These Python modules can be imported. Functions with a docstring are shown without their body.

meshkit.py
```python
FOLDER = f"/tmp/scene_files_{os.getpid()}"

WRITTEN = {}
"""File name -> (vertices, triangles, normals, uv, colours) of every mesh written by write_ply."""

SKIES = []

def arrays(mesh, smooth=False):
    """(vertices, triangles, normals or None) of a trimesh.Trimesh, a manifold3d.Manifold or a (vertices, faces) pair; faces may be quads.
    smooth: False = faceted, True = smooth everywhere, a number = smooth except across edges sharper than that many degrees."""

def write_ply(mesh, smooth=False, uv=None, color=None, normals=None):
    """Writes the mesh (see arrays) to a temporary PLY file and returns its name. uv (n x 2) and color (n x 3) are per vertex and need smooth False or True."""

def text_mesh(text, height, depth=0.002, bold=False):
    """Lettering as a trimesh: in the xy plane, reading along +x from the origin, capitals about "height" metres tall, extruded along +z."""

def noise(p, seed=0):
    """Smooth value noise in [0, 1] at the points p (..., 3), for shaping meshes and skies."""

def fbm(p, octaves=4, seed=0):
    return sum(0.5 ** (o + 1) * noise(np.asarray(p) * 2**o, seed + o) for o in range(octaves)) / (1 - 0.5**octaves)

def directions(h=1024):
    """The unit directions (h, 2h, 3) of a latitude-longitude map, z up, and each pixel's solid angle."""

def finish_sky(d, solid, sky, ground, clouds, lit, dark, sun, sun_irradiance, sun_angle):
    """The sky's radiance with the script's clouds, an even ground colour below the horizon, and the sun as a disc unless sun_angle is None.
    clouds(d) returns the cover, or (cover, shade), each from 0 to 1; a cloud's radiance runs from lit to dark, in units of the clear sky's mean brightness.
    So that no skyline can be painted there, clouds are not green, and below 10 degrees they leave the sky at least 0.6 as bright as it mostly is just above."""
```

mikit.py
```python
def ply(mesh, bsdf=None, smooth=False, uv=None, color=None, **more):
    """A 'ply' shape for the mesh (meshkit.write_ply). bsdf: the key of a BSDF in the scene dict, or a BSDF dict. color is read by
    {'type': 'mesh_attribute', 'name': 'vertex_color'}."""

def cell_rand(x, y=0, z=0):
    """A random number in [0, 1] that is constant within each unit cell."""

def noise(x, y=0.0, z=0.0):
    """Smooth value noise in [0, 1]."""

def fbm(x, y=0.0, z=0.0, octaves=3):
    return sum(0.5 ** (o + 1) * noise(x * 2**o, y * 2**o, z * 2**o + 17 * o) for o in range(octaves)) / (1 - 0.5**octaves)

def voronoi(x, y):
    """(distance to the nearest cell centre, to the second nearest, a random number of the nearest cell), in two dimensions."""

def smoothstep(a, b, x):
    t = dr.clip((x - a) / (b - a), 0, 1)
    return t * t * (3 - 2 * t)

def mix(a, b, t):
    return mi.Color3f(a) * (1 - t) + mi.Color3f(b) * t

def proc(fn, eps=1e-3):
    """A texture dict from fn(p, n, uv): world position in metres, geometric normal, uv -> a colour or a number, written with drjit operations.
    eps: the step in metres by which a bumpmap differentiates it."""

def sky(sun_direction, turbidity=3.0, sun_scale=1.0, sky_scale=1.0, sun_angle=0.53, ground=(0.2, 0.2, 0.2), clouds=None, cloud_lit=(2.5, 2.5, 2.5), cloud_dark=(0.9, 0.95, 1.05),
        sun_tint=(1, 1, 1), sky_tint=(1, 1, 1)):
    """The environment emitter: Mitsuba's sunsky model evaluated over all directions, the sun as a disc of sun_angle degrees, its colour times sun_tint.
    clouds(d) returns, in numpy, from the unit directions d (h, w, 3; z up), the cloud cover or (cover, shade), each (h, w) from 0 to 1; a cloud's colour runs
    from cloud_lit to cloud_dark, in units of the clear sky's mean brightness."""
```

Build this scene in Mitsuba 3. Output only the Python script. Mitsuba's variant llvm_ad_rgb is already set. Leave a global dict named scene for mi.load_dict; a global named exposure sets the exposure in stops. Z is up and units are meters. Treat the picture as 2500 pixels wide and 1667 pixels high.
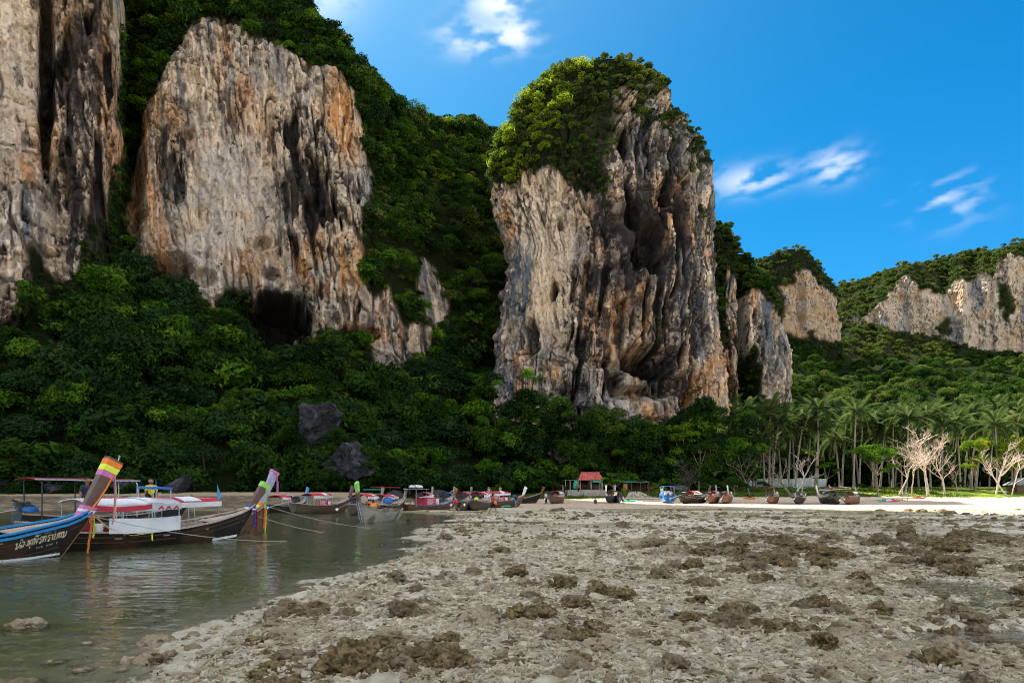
import math, random
import numpy as np, trimesh, manifold3d as m3
import drjit as dr, mitsuba as mi
import mikit, meshkit
from meshkit import fbm as nfbm, noise as nnoise

T = mi.ScalarTransform4f
scene, labels = {}, {}
rng = np.random.default_rng(7)

# ---------------------------------------------------------------- camera, sky, exposure
H, HZ, F = 1.75, 1205.0, 1667.0          # eye height (m), horizon row and focal length for a 2500 px wide picture
scene['camera'] = {'type': 'perspective', 'fov': math.degrees(2 * math.atan(0.75)), 'fov_axis': 'x', 'near_clip': 0.1, 'far_clip': 6000.0,
                   'principal_point_offset_x': 0.0, 'principal_point_offset_y': (833.5 - HZ) / 1667.0,
                   'to_world': T().look_at(origin=[0, 0, H], target=[0, 10, H], up=[0, 0, 1])}
SUN_AZ, SUN_EL = math.radians(-30), math.radians(56)
SUN = np.array([math.sin(SUN_AZ) * math.cos(SUN_EL), math.cos(SUN_AZ) * math.cos(SUN_EL), math.sin(SUN_EL)])
exposure = 3.72


def clouds(d):
    az = np.degrees(np.arctan2(d[..., 0], d[..., 1]))
    el = np.degrees(np.arcsin(np.clip(d[..., 2], -1, 1)))
    q = np.stack([az / 1.9 + el / 2.6, el / 0.55 - az / 2.6, az * 0 + 3.1], -1)
    wisp = nfbm(q, 6, 5) * .75 + nfbm(q * .3, 3, 9) * .25
    big = nfbm(np.stack([d[..., 0] * 2.2, d[..., 1] * 2.2, d[..., 2] * 3.5], -1), 5, 21)
    c = np.clip((big - 0.41) / 0.14, 0, 1) * 0.9 * np.clip((el - 4) / 10, 0, 1)  # unseen cloud cover added outside the view to brighten the shaded ground
    ahead = np.clip((75 - np.abs(az)) / 20, 0, 1)            # the part of the sky in view is almost clear
    c = c * (1 - ahead)

    def bank(a0, e0, ra, re, thr, amt):
        return np.exp(-((az - a0) / ra) ** 2 - ((el - e0) / re) ** 2) * amt * .42 * np.clip((wisp - thr) / 0.17, 0, 1) ** 1.3
    c = c + bank(-1.2, 35.6, 2.4, .8, 0.42, .8) + bank(-3.6, 33.6, 2.4, 1.0, 0.40, .6) + bank(.4, 33.8, 1.9, .9, 0.42, .75) + bank(-16.5, 36.6, 3.4, 2.6, 0.26, .8)
    c = c + bank(19.3, 23.4, 2.8, .9, 0.43, .6) + bank(25.4, 23.4, 1.7, 1.0, 0.43, .6) + bank(32.5, 19.8, 2.2, 1.3, 0.50, 0.5) + bank(32, 36, 3, 2, .45, .15)
    sunang = np.degrees(np.arccos(np.clip(d @ SUN, -1, 1)))
    veil = np.exp(-(sunang / 23.0) ** 2) * 0.62                # thin bright veil round the sun
    c = np.clip(c, 0, 1)
    haze = .085 * np.exp(-np.maximum(el, 0) / 9.0)
    return 1 - (1 - c) * (1 - veil * .34) * (1 - haze), np.clip(0.25 - c * 0.2, 0, 1)


scene['sky'] = mikit.sky(SUN.tolist(), turbidity=3.0, clouds=clouds, sky_tint=(0.0, 0.25, 0.365), cloud_lit=(9.4, 8.4, 7.2), cloud_dark=(6.1, 5.5, 4.8))


# ---------------------------------------------------------------- helpers
def at(px, py, Y):
    """The point at depth Y on the line of sight through the photograph's pixel (px, py)."""
    return np.array([(px - 1250.0) / F * Y, Y, H + (HZ - py) / F * Y])


def ground_at(px, py, z=0.0):
    Y = (H - z) * F / (py - HZ)
    return np.array([(px - 1250.0) / F * Y, Y, z])


def key_of(name, parent=None):
    base = name if parent is None else f'{parent}__{name}'
    if base not in scene and base not in labels:
        return base
    n = 1
    while f'{base}_{n:03d}' in scene or f'{base}_{n:03d}' in labels:
        n += 1
    return f'{base}_{n:03d}'


def thing(name, label, cat, group=None):
    k = key_of(name)
    labels[k] = {'label': label, 'category': cat}
    if group:
        labels[k]['group'] = group
    return k


def obj(name, mesh, bsdf, parent=None, smooth=False, M=None, label=None, **kw):
    k = parent if name is None else key_of(name, parent)
    d = mesh if isinstance(mesh, dict) else mikit.ply(mesh, bsdf, smooth, **kw)
    d = dict(d)
    if M is not None:
        d['to_world'] = T(M)
    scene[k] = d
    if label:
        labels.setdefault(k, {})['label'] = label
    return k


def solo(name, mesh, bsdf, label, cat, group=None, smooth=False, M=None, **kw):
    k = thing(name, label, cat, group)
    return obj(None, mesh, bsdf, k, smooth, M, **kw)


def struct(name, mesh, bsdf, smooth=True, kind='structure', label=None, cat=None, **kw):
    k = obj(name, mesh, bsdf, None, smooth, **kw)
    labels[k] = {'kind': kind}
    if label:
        labels[k]['label'] = label
    if cat:
        labels[k]['category'] = cat
    return k


def TRS(loc=(0, 0, 0), rz=0.0, s=1.0, rx=0.0, ry=0.0):
    """Place: scale, roll about x, pitch about y, turn about z, move."""
    c, q = math.cos, math.sin
    Rz = np.array([[c(rz), -q(rz), 0], [q(rz), c(rz), 0], [0, 0, 1]])
    Ry = np.array([[c(ry), 0, q(ry)], [0, 1, 0], [-q(ry), 0, c(ry)]])
    Rx = np.array([[1, 0, 0], [0, c(rx), -q(rx)], [0, q(rx), c(rx)]])
    M = np.eye(4)
    M[:3, :3] = Rz @ Ry @ Rx @ np.diag(np.broadcast_to(s, 3))
    M[:3, 3] = loc
    return M


def join(ms):
    ms = [m for m in ms if m is not None]
    vs, fs, n = [], [], 0
    for m in ms:
        v, f = (np.asarray(m.vertices), np.asarray(m.faces)) if hasattr(m, 'vertices') else (np.asarray(m[0]), np.asarray(m[1]))
        vs.append(v); fs.append(f + n); n += len(v)
    return trimesh.Trimesh(np.vstack(vs), np.vstack(fs), process=False)


def moved(m, M):
    v = np.asarray(m.vertices) @ M[:3, :3].T + M[:3, 3]
    f = np.asarray(m.faces)
    return trimesh.Trimesh(v, f[:, ::-1] if np.linalg.det(M[:3, :3]) < 0 else f, process=False)


def box(x0, x1, y0, y1, z0, z1):
    m = trimesh.creation.box((abs(x1 - x0), abs(y1 - y0), abs(z1 - z0)))
    m.apply_translation(((x0 + x1) / 2, (y0 + y1) / 2, (z0 + z1) / 2))
    return m


def tube(pts, r, sides=6, cap=True):
    p = np.asarray(pts, float)
    r = np.broadcast_to(np.asarray(r, float), (len(p),))
    t = np.gradient(p, axis=0)
    t /= np.linalg.norm(t, axis=1, keepdims=True) + 1e-12
    a = np.cross(t, np.where(np.abs(t[:, 2:]) < 0.9, [0, 0, 1.0], [1.0, 0, 0]))
    for i in range(1, len(a)):                                  # keep the frame from flipping along the tube
        v = a[i - 1] - t[i] * (a[i - 1] @ t[i])
        if np.linalg.norm(v) > 1e-6:
            a[i] = v
    a /= np.linalg.norm(a, axis=1, keepdims=True) + 1e-12
    b = np.cross(t, a)
    ang = np.arange(sides) * 2 * np.pi / sides
    v = p[:, None] + r[:, None, None] * (np.cos(ang)[None, :, None] * a[:, None] + np.sin(ang)[None, :, None] * b[:, None])
    n = len(p)
    i, j = np.meshgrid(np.arange(n - 1), np.arange(sides), indexing='ij')
    q = np.stack([i * sides + j, i * sides + (j + 1) % sides, (i + 1) * sides + (j + 1) % sides, (i + 1) * sides + j], -1).reshape(-1, 4)
    f = np.vstack([q[:, [0, 1, 2]], q[:, [0, 2, 3]]])
    v = v.reshape(-1, 3)
    if cap:
        f = np.vstack([f, [[0, k + 1, k] for k in range(1, sides - 1)], [[(n - 1) * sides, (n - 1) * sides + k, (n - 1) * sides + k + 1] for k in range(1, sides - 1)]])
    return trimesh.Trimesh(v, f, process=False)


def grid_faces(nr, nc, wrap=False):
    i, j = np.meshgrid(np.arange(nr - 1), np.arange(nc if wrap else nc - 1), indexing='ij')
    k = (j + 1) % nc
    q = np.stack([i * nc + j, i * nc + k, (i + 1) * nc + k, (i + 1) * nc + j], -1).reshape(-1, 4)
    return np.vstack([q[:, [0, 1, 2]], q[:, [0, 2, 3]]])


def ss(a, b, x):
    t = np.clip((x - a) / (b - a), 0, 1)
    return t * t * (3 - 2 * t)


def N2(x, y, o=3, seed=0):
    x, y = np.broadcast_arrays(x, y)
    return nfbm(np.stack([x, y, np.zeros_like(x) + 0.37], -1), o, seed)


def ridge(x, y, o=3, seed=0):
    return 1 - np.abs(2 * N2(x, y, o, seed) - 1) * 2.2


def in_poly(px, py, poly):
    px, py = np.asarray(px, float), np.asarray(py, float)
    inside = np.zeros(np.broadcast(px, py).shape, bool)
    x1, y1 = poly[-1]
    for x2, y2 in poly:
        if y1 != y2:
            c = (y2 > py) != (y1 > py)
            inside ^= c & (px < (x1 - x2) * (py - y2) / (y1 - y2) + x2)
        x1, y1 = x2, y2
    return inside


def lin(c):
    """sRGB 0-255 -> linear list."""
    c = np.asarray(c, float) / 255
    return [float(v) for v in np.where(c < 0.04045, c / 12.92, ((c + 0.055) / 1.055) ** 2.4)]


def rgb(c):
    return {'type': 'rgb', 'value': [float(x) for x in c]}


def plain(name, col, rough=0.6, **kw):
    scene[name] = {'type': 'twosided', 'bsdf': {'type': 'principled', 'base_color': rgb(col), 'roughness': rough, 'specular': kw.pop('specular', 0.3), **kw}}


def speck(name, col, amt=0.25, scale=3.0, rough=0.7, stretch=(1, 1, 1), specular=0.25, dirt=None):
    """A plain colour with grain and wear from world-space noise."""
    c = mi.Color3f(*map(float, col))

    def fn(p, n, uv, c=c, s=scale):
        a = mikit.fbm(p.x * (s * stretch[0]), p.y * (s * stretch[1]), p.z * (s * stretch[2]), 3)
        k = 1 + (a - 0.5) * (2 * amt)
        col_ = c * k
        if dirt is not None:
            b = mikit.fbm(p.x * (s * .4), p.y * (s * .4), p.z * (s * .4) + 9.0, 3)
            col_ = mikit.mix(col_, mi.Color3f(*map(float, dirt)), mikit.smoothstep(0.5, 0.7, b))
        return col_
    scene[name] = {'type': 'twosided', 'bsdf': {'type': 'principled', 'base_color': mikit.proc(fn), 'roughness': rough, 'specular': specular}}
plain('white_paint', (.75, .75, .73), .5)
plain('sky_blue_paint', (.05, .30, .55), .45)
# ---------------------------------------------------------------- materials of the setting
from scipy.ndimage import gaussian_filter
I3 = np.interp


def rock_bsdf(name, bump=0.25):
    def grain(p, n, uv):
        a = mikit.fbm(p.x * 1.3, p.y * 1.3, p.z * 0.5, 3)
        b = mikit.fbm(p.x * 5.0, p.y * 5.0, p.z * 3.0, 2)
        return a * 0.75 + b * 0.25
    def stain(p, n, uv):
        x = p.x + p.y * .35
        a = mikit.fbm(x * 1.5 + p.z * .1, p.y * .6, p.z * .28, 3)
        b = mikit.fbm(x * 2.6, p.y * 2.6, p.z * 1.7, 3)
        where = mikit.smoothstep(.35, .62, mikit.fbm(x * .12, p.y * .12, p.z * .09, 3))
        return dr.clip(mikit.smoothstep(.56, .66, a) * (.15 + .65 * where) + mikit.smoothstep(.58, .68, b) * .4 + uv.y * .8 * mikit.smoothstep(.47, .57, a * .7 + b * .3), 0, .92)

    def chalk(p, n, uv):
        x = p.x + p.y * .35
        return mikit.smoothstep(.58, .70, mikit.fbm(x * 2.1 + 40 + p.z * .1, p.y * .8, p.z * .22, 3)) * .6 * (1 - dr.clip(uv.x, 0, 1))
    base = {'type': 'blendbsdf', 'weight': mikit.proc(chalk), 'a': {'type': 'diffuse', 'reflectance': {'type': 'mesh_attribute', 'name': 'vertex_color'}}, 'b': {'type': 'diffuse', 'reflectance': rgb((.64, .57, .47))}}
    scene[name] = {'type': 'twosided', 'bsdf': {'type': 'bumpmap', 'tex': mikit.proc(grain, eps=0.06), 'scale': bump,
                   'bsdf': {'type': 'blendbsdf', 'weight': mikit.proc(stain), 'a': base, 'b': {'type': 'diffuse', 'reflectance': rgb((.032, .030, .031))}}}}


rock_bsdf('limestone', 1.0)
scene['cliff_soil'] = {'type': 'twosided', 'bsdf': {'type': 'diffuse', 'reflectance': {'type': 'mesh_attribute', 'name': 'vertex_color'}}}


def leaf_bsdf(name, a, b, c, trans=0.7, cell=5.0):
    """Foliage: dark to light greens mixed by tree-sized and clump-sized noise, part of the light passing through."""
    A, B, C = (mi.Color3f(*map(float, q)) for q in (a, b, c))

    def fn(p, n, uv):
        k = mikit.noise(p.x / cell, p.y / cell, p.z / cell)
        f = mikit.noise(p.x * 1.1 + 7, p.y * 1.1, p.z * 1.1)
        col = mikit.mix(A, B, mikit.smoothstep(0.25, 0.7, k * 0.75 + f * 0.25))
        return mikit.mix(col, C, mikit.smoothstep(0.62, 0.9, mikit.noise(p.x / cell * 1.7 + 31, p.y / cell * 1.7, p.z / cell * 1.7) * 0.8 + f * 0.2))
    scene[name] = {'type': 'principledthin', 'base_color': mikit.proc(fn), 'roughness': 0.55, 'diff_trans': float(trans), 'spec_trans': 0.0, 'eta': 1.3}


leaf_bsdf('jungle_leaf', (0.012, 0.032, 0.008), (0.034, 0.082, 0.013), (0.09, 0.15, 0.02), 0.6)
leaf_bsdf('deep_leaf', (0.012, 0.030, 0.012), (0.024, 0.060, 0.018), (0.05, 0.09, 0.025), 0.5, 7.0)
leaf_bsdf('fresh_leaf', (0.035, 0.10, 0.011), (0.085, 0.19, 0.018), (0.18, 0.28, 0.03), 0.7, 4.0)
leaf_bsdf('bright_leaf', (0.10, 0.18, 0.018), (0.21, 0.31, 0.025), (0.38, 0.40, 0.035), 1.0, 4.0)  # pale green leaf, lightened further to carry sunlight on the tower shoulder
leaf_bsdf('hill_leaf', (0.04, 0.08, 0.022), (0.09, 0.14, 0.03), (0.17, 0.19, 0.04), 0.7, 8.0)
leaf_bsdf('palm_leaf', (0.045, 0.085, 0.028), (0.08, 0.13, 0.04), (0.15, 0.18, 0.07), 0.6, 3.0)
speck('undergrowth_soil', (0.010, 0.018, 0.007), 0.5, 0.8, 0.95, specular=0.0)
speck('bark', (0.17, 0.14, 0.115), 0.35, 4.0, 0.85, (1, 1, .4))
speck('dark_bark', (0.05, 0.042, 0.035), 0.35, 4.0, 0.9, (1, 1, .4))
speck('dead_wood', (0.47, 0.41, 0.37), 0.25, 5.0, 0.8, (1, 1, .4))

# ---------------------------------------------------------------- cliffs
TAN, CREAM, GREY = np.array([.41, .325, .235]), np.array([.60, .53, .44]), np.array([.33, .32, .305])
ORANGE, RUST, BLACK, BLUE = np.array([.47, .25, .105]), np.array([.36, .14, .05]), np.array([.022, .021, .022]), np.array([.085, .11, .14])


def mixc(c, d, t):
    return c + (d - c) * np.clip(t, 0, 1)[..., None]


def rock(x, z, seed=0, slant=0.0, drip=None, smooth=None, strata=None):
    """Relief (metres outward) and colour of karst limestone at (x along the wall, height z). drip, smooth, strata: weights from 0 to 1."""
    zero = np.zeros_like(x)
    drip, smooth, strata = (zero if w is None else w for w in (drip, smooth, strata))
    xs = x + slant * z
    warp = (N2(x / 6, z / 9, 3, seed + 1) - .5) * 5
    big = (N2(x / 13, z / 20, 3, seed + 2) - .5) * 7
    fl = ridge((xs + warp) / 4.2, z / 38, 3, seed + 3)                      # broad ribs
    fl2 = ridge((xs + warp * .5) / 1.5, z / 20, 2, seed + 4)                # narrow ribs
    lump = N2(x / 2.6, z / 3.2, 4, seed + 5) - .5
    fine = N2(x / .8, z / 1.3, 3, seed + 6) - .5
    rough = 1 - smooth * .75
    relief = big * (1 - .5 * smooth) + (fl * .75 + fl2 * .32) * rough + lump * 2.6 * (1 - .55 * smooth) + fine * .8
    # hanging tufas: ragged columns with black hollows between them
    col = N2((xs + warp * .35) / 1.25, z / 13, 2, seed + 7)
    ends = N2((xs + warp * .35) / 2.0, z / 6.0, 3, seed + 8)
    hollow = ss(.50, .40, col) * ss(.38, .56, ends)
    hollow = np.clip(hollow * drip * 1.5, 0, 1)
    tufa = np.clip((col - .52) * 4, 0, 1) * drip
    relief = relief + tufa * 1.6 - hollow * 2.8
    # fractured blocks and cracks
    w2 = (N2(x / 2.2, z / 2.2, 3, seed + 20) - .5) * 2.4
    b1 = cellr(xs / 1.7 + w2, z / 3.1 + w2 * .6, seed + 21) - .5
    b2 = cellr(xs / .75 + w2 * 1.3, z / 1.25 - w2, seed + 22) - .5
    relief = relief + (b1 * .85 + b2 * .5) * (.15 + .85 * rough)
    cr = np.abs(2 * N2((xs + warp * .4) / 2.6, z / 10, 3, seed + 23) - 1)
    cr2 = np.abs(2 * N2(x / 4.5 + w2 * .3, z / 2.6 + x / 9, 3, seed + 24) - 1)
    crack = np.maximum(ss(.075, .02, cr) * ss(.40, .52, N2(x / 7, z / 10, 2, seed + 25)), ss(.05, .01, cr2) * .8 * ss(.45, .55, N2(x / 6 + 30, z / 8, 2, seed + 26)))
    relief = relief - crack * .9 * (.3 + .7 * rough)
    # pockets and small caves
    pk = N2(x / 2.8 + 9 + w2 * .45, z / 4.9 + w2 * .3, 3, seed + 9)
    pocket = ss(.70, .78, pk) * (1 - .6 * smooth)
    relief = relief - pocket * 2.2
    # bedding planes
    bed = ridge(z / 1.6 + x / 5.5 + warp * .25, x / 40, 2, seed + 10)
    relief = relief + bed * .55 * strata
    # ---- colour
    t1 = N2(x / 8, z / 14, 4, seed + 11)
    c = mixc(np.broadcast_to(TAN, x.shape + (3,)), CREAM, ss(.48, .72, t1))
    c = mixc(c, GREY, ss(.44, .60, N2(x / 7 + 40, z / 11, 4, seed + 12)) * .85)
    st = N2((xs + warp * .5) / .95, z / 42, 3, seed + 13)
    c = mixc(c, CREAM * 1.08, ss(.56, .72, st) * .75 * rough)
    st2 = N2((xs + warp * .5) / 1.3 + 70, z / 36, 3, seed + 14)
    c = mixc(c, BLUE, ss(.54, .66, st2) * .9 * rough * ss(.38, .55, N2(x / 14, z / 22, 2, seed + 15)))
    c = mixc(c, ORANGE, ss(.52, .68, N2((xs + warp) / 4.5 + 15, z / 16, 4, seed + 16)) * .85 * (1 - .5 * smooth))
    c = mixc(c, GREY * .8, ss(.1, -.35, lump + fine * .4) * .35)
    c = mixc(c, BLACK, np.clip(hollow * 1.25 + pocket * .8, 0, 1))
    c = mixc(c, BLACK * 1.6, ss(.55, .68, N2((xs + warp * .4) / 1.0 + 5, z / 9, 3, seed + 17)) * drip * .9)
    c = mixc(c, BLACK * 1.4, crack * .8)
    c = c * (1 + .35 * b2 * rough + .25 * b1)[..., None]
    c = c * (0.62 + .76 * N2(x / .6, z / 1.4, 3, seed + 18))[..., None]
    return relief, c


def cellr(x, z, seed):
    return nnoise(np.stack([np.floor(x), np.floor(z), np.zeros_like(x)], -1), seed)


def blob(U, V, u, v, ru, rv, soft=.35, seed=3):
    """A ragged-edged patch round (u, v): 1 inside, 0 outside."""
    d = np.sqrt(((U - u) / ru) ** 2 + ((V - v) / rv) ** 2) + (N2(U / 38, V / 60, 4, seed) - .5) * 1.1 + (N2(U / 9, V / 16, 2, seed + 1) - .5) * .5
    return ss(1 + soft, 1 - soft, d)


# --- the massif on the left: slope, two cliffs and the wooded gully beside them, as distance from the bay for each bearing u and height z
U = np.concatenate([np.linspace(-420, -12, 52), np.arange(-8, 1350, 2.1)])
Zv = np.concatenate([np.linspace(-1.0, 8, 16), np.arange(8.4, 118, .27), np.linspace(120, 172, 16)])
UU, ZZ = np.meshgrid(U, Zv)
Yref = I3(U, [-420, 0, 75, 140, 290, 330, 480, 740, 880, 950, 1050, 1180, 1350], [96, 113, 116, 120, 126, 142, 146, 147, 148, 154, 164, 176, 190])
VV = HZ - (ZZ - H) * F / Yref[None, :]                                    # about the row of the photograph
XA = (UU - 1250) / F * Yref[None, :]
A_ROCK = [(-430, -900), (300, -900), (297, 0), (290, 120), (285, 250), (305, 290), (290, 360), (265, 420), (255, 520), (222, 545), (197, 600), (183, 690), (140, 690),
          (125, 670), (85, 610), (66, 630), (70, 700), (55, 770), (0, 805), (-430, 860)]
B_ROCK = [(480, 42), (590, 66), (605, 110), (650, 100), (700, 128), (760, 176), (830, 184), (865, 230), (880, 290), (886, 350), (905, 400), (900, 470), (890, 520),
          (878, 590), (885, 620), (880, 680), (910, 742), (950, 706), (985, 800), (1050, 800), (1048, 870), (1010, 905), (930, 910), (905, 870), (880, 815), (820, 815),
          (790, 800), (740, 840), (640, 840), (612, 760), (600, 720), (545, 712), (530, 785), (490, 745), (440, 690), (400, 660), (330, 645), (290, 632), (325, 560),
          (300, 480), (310, 420), (350, 270), (380, 250), (385, 200), (430, 130)]
G_ROCK = [(1032, 590), (1062, 640), (1085, 690), (1090, 780), (1060, 810), (1035, 760), (1022, 680)]
jit_u = (N2(UU / 30, VV / 45, 4, 61) - .5) * 42
jit_v = (N2(UU / 30 + 50, VV / 45, 4, 62) - .5) * 50
Ra, Rb, Rg = (in_poly(UU + jit_u, VV + jit_v, p) for p in (A_ROCK, B_ROCK, G_ROCK))
ROCKM = Ra | Rb | Rg


def soft(m, k=5):
    return gaussian_filter(m.astype(float), k)


zb = H + (HZ - I3(U, [-420, 0, 60, 80, 180, 290, 420, 500, 600, 640, 760, 800, 900, 1000, 1050, 1150, 1250, 1350], [860, 800, 770, 690, 700, 640, 670, 760, 790, 840, 835, 815, 890, 900, 880, 930, 960, 980])) / F * Yref
zt = H + (HZ - I3(U, [-420, 280, 310, 340, 390, 430, 480, 590, 700, 830, 880, 905, 930, 1000, 1050, 1350], [-700, -600, 420, 330, 230, 150, 60, 85, 140, 200, 300, 520, 640, 740, 800, 850])) / F * Yref
toe = I3(U, [-420, 0, 500, 900, 1100, 1350], [80, 96, 101, 110, 121, 138])
Yc = Yref + 0
Ymass = np.empty_like(UU)
k = np.clip((ZZ - 1.0) / np.maximum(zb - 1.0, 1), 0, 1)
talus = toe + (Yc - 2 - toe) * k ** .85
cot = I3(U, [-420, 280, 300, 700, 745, 880, 950, 1050, 1200, 1350], [.30, .30, .30, .30, .30, .32, .50, .55, .55, .55])
upper = Yc + np.maximum(ZZ - zt, 0) * cot
Ymass = np.where(ZZ < zb, talus, upper)
front = soft(in_poly(UU, VV, A_ROCK), 4)                                   # the near cliff stands about 20 m in front of the chimney
chimney = blob(UU, VV, 300, 300, 42, 420, .5)
Ymass = Ymass + chimney * 14 * (1 - front) - soft(in_poly(UU, VV, B_ROCK), 7) * 2.5
Ymass = Ymass + blob(UU, VV, 112, 120, 17, 290, .4, 5) * 9                 # black cleft
Ymass = Ymass - blob(UU, VV, 30, 650, 60, 190, .4, 6) * 5                  # low buttress at the edge
cave = blob(UU, VV, 668, 795, 74, 72, .25, 8) * ss(705, 745, VV + (UU - 600) * -.12)
Ymass = Ymass + cave * 20
for (u, v, ru, rv, dp) in [(425, 668, 42, 22, 6), (640, 607, 16, 14, 3), (870, 822, 45, 18, 7), (460, 348, 16, 14, 3), (560, 745, 30, 20, 3), (660, 680, 22, 14, 3),
                           (495, 690, 26, 20, 3), (150, 480, 22, 110, 3), (165, 130, 10, 60, 3), (1290, 800, 30, 60, 3)]:
    Ymass = Ymass + blob(UU, VV, u, v, ru, rv, .4, 9) * dp
Ymass = Ymass - blob(UU, VV, 420, 640, 45, 20, .4, 10) * 3.5 - blob(UU, VV, 760, 745, 22, 62, .3, 11) * 4.5 * ss(815, 790, VV)   # ledge, hanging curtain
smooth_w = np.clip(blob(UU, VV, 545, 500, 140, 165, .5, 12) + blob(UU, VV, 30, 250, 55, 200, .5, 12) * .6, 0, 1)
cave_shade = np.clip(blob(UU, VV, 668, 785, 78, 90, .25, 8) * ss(690, 716, VV + (UU - 600) * -.12), 0, 1)  # where the cave is blackened to stand for its shade
drip_w = np.clip(blob(UU, VV, 205, 300, 80, 420, .5, 13) + blob(UU, VV, 425, 420, 34, 95, .4, 14) + blob(UU, VV, 770, 490, 95, 110, .5, 15) + blob(UU, VV, 720, 330, 60, 60, .5, 16) * .7
                 + blob(UU, VV, 735, 620, 45, 50, .5, 17) * .5 + blob(UU, VV, 760, 760, 40, 50, .5, 17) * .7, 0, 1)
slant = .12 * ss(320, 420, UU)
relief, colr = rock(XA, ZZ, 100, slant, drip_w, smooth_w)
colr = mixc(colr, mixc(np.broadcast_to(GREY * 1.35, colr.shape), TAN * 1.2, ss(.5, .7, N2(UU / 60, VV / 60, 3, 70))), smooth_w * .8)
colr = mixc(colr, ORANGE * .9, np.clip(blob(UU, VV, 790, 660, 95, 62, .6, 18) * 1.0 + blob(UU, VV, 850, 270, 40, 130, .6, 19) * .9 + blob(UU, VV, 330, 430, 22, 130, .5, 20) * .7 + blob(UU, VV, 600, 640, 60, 40, .6, 20) * .6 + blob(UU, VV, 30, 420, 60, 40, .5, 20) * .8
                                   + blob(UU, VV, 960, 790, 40, 60, .5, 21) * .6, 0, 1) * ss(.35, .6, N2(XA / 1.6, ZZ / 7, 3, 71)))
colr = mixc(colr, RUST, blob(UU, VV, 880, 830, 55, 22, .5, 22) * .9)
colr = mixc(colr, BLACK * 1.5, np.clip(blob(UU, VV, 425, 420, 30, 80, .4, 14) * ss(.4, .5, N2(XA / 1.3, ZZ / 8, 3, 72)) * .9 + cave_shade * .97 + cave + blob(UU, VV, 112, 150, 16, 290, .4, 5) * .9
                                      + blob(UU, VV, 740, 480, 60, 80, .5, 15) * ss(.40, .51, N2(XA / 1.3, ZZ / 9, 3, 73)) * .95 + blob(UU, VV, 205, 330, 60, 330, .5, 13) * ss(.42, .53, N2(XA / 1.5, ZZ / 12, 3, 74)) * .9, 0, 1))  # black drip stains, plus shade painted into the cave and cleft
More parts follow.
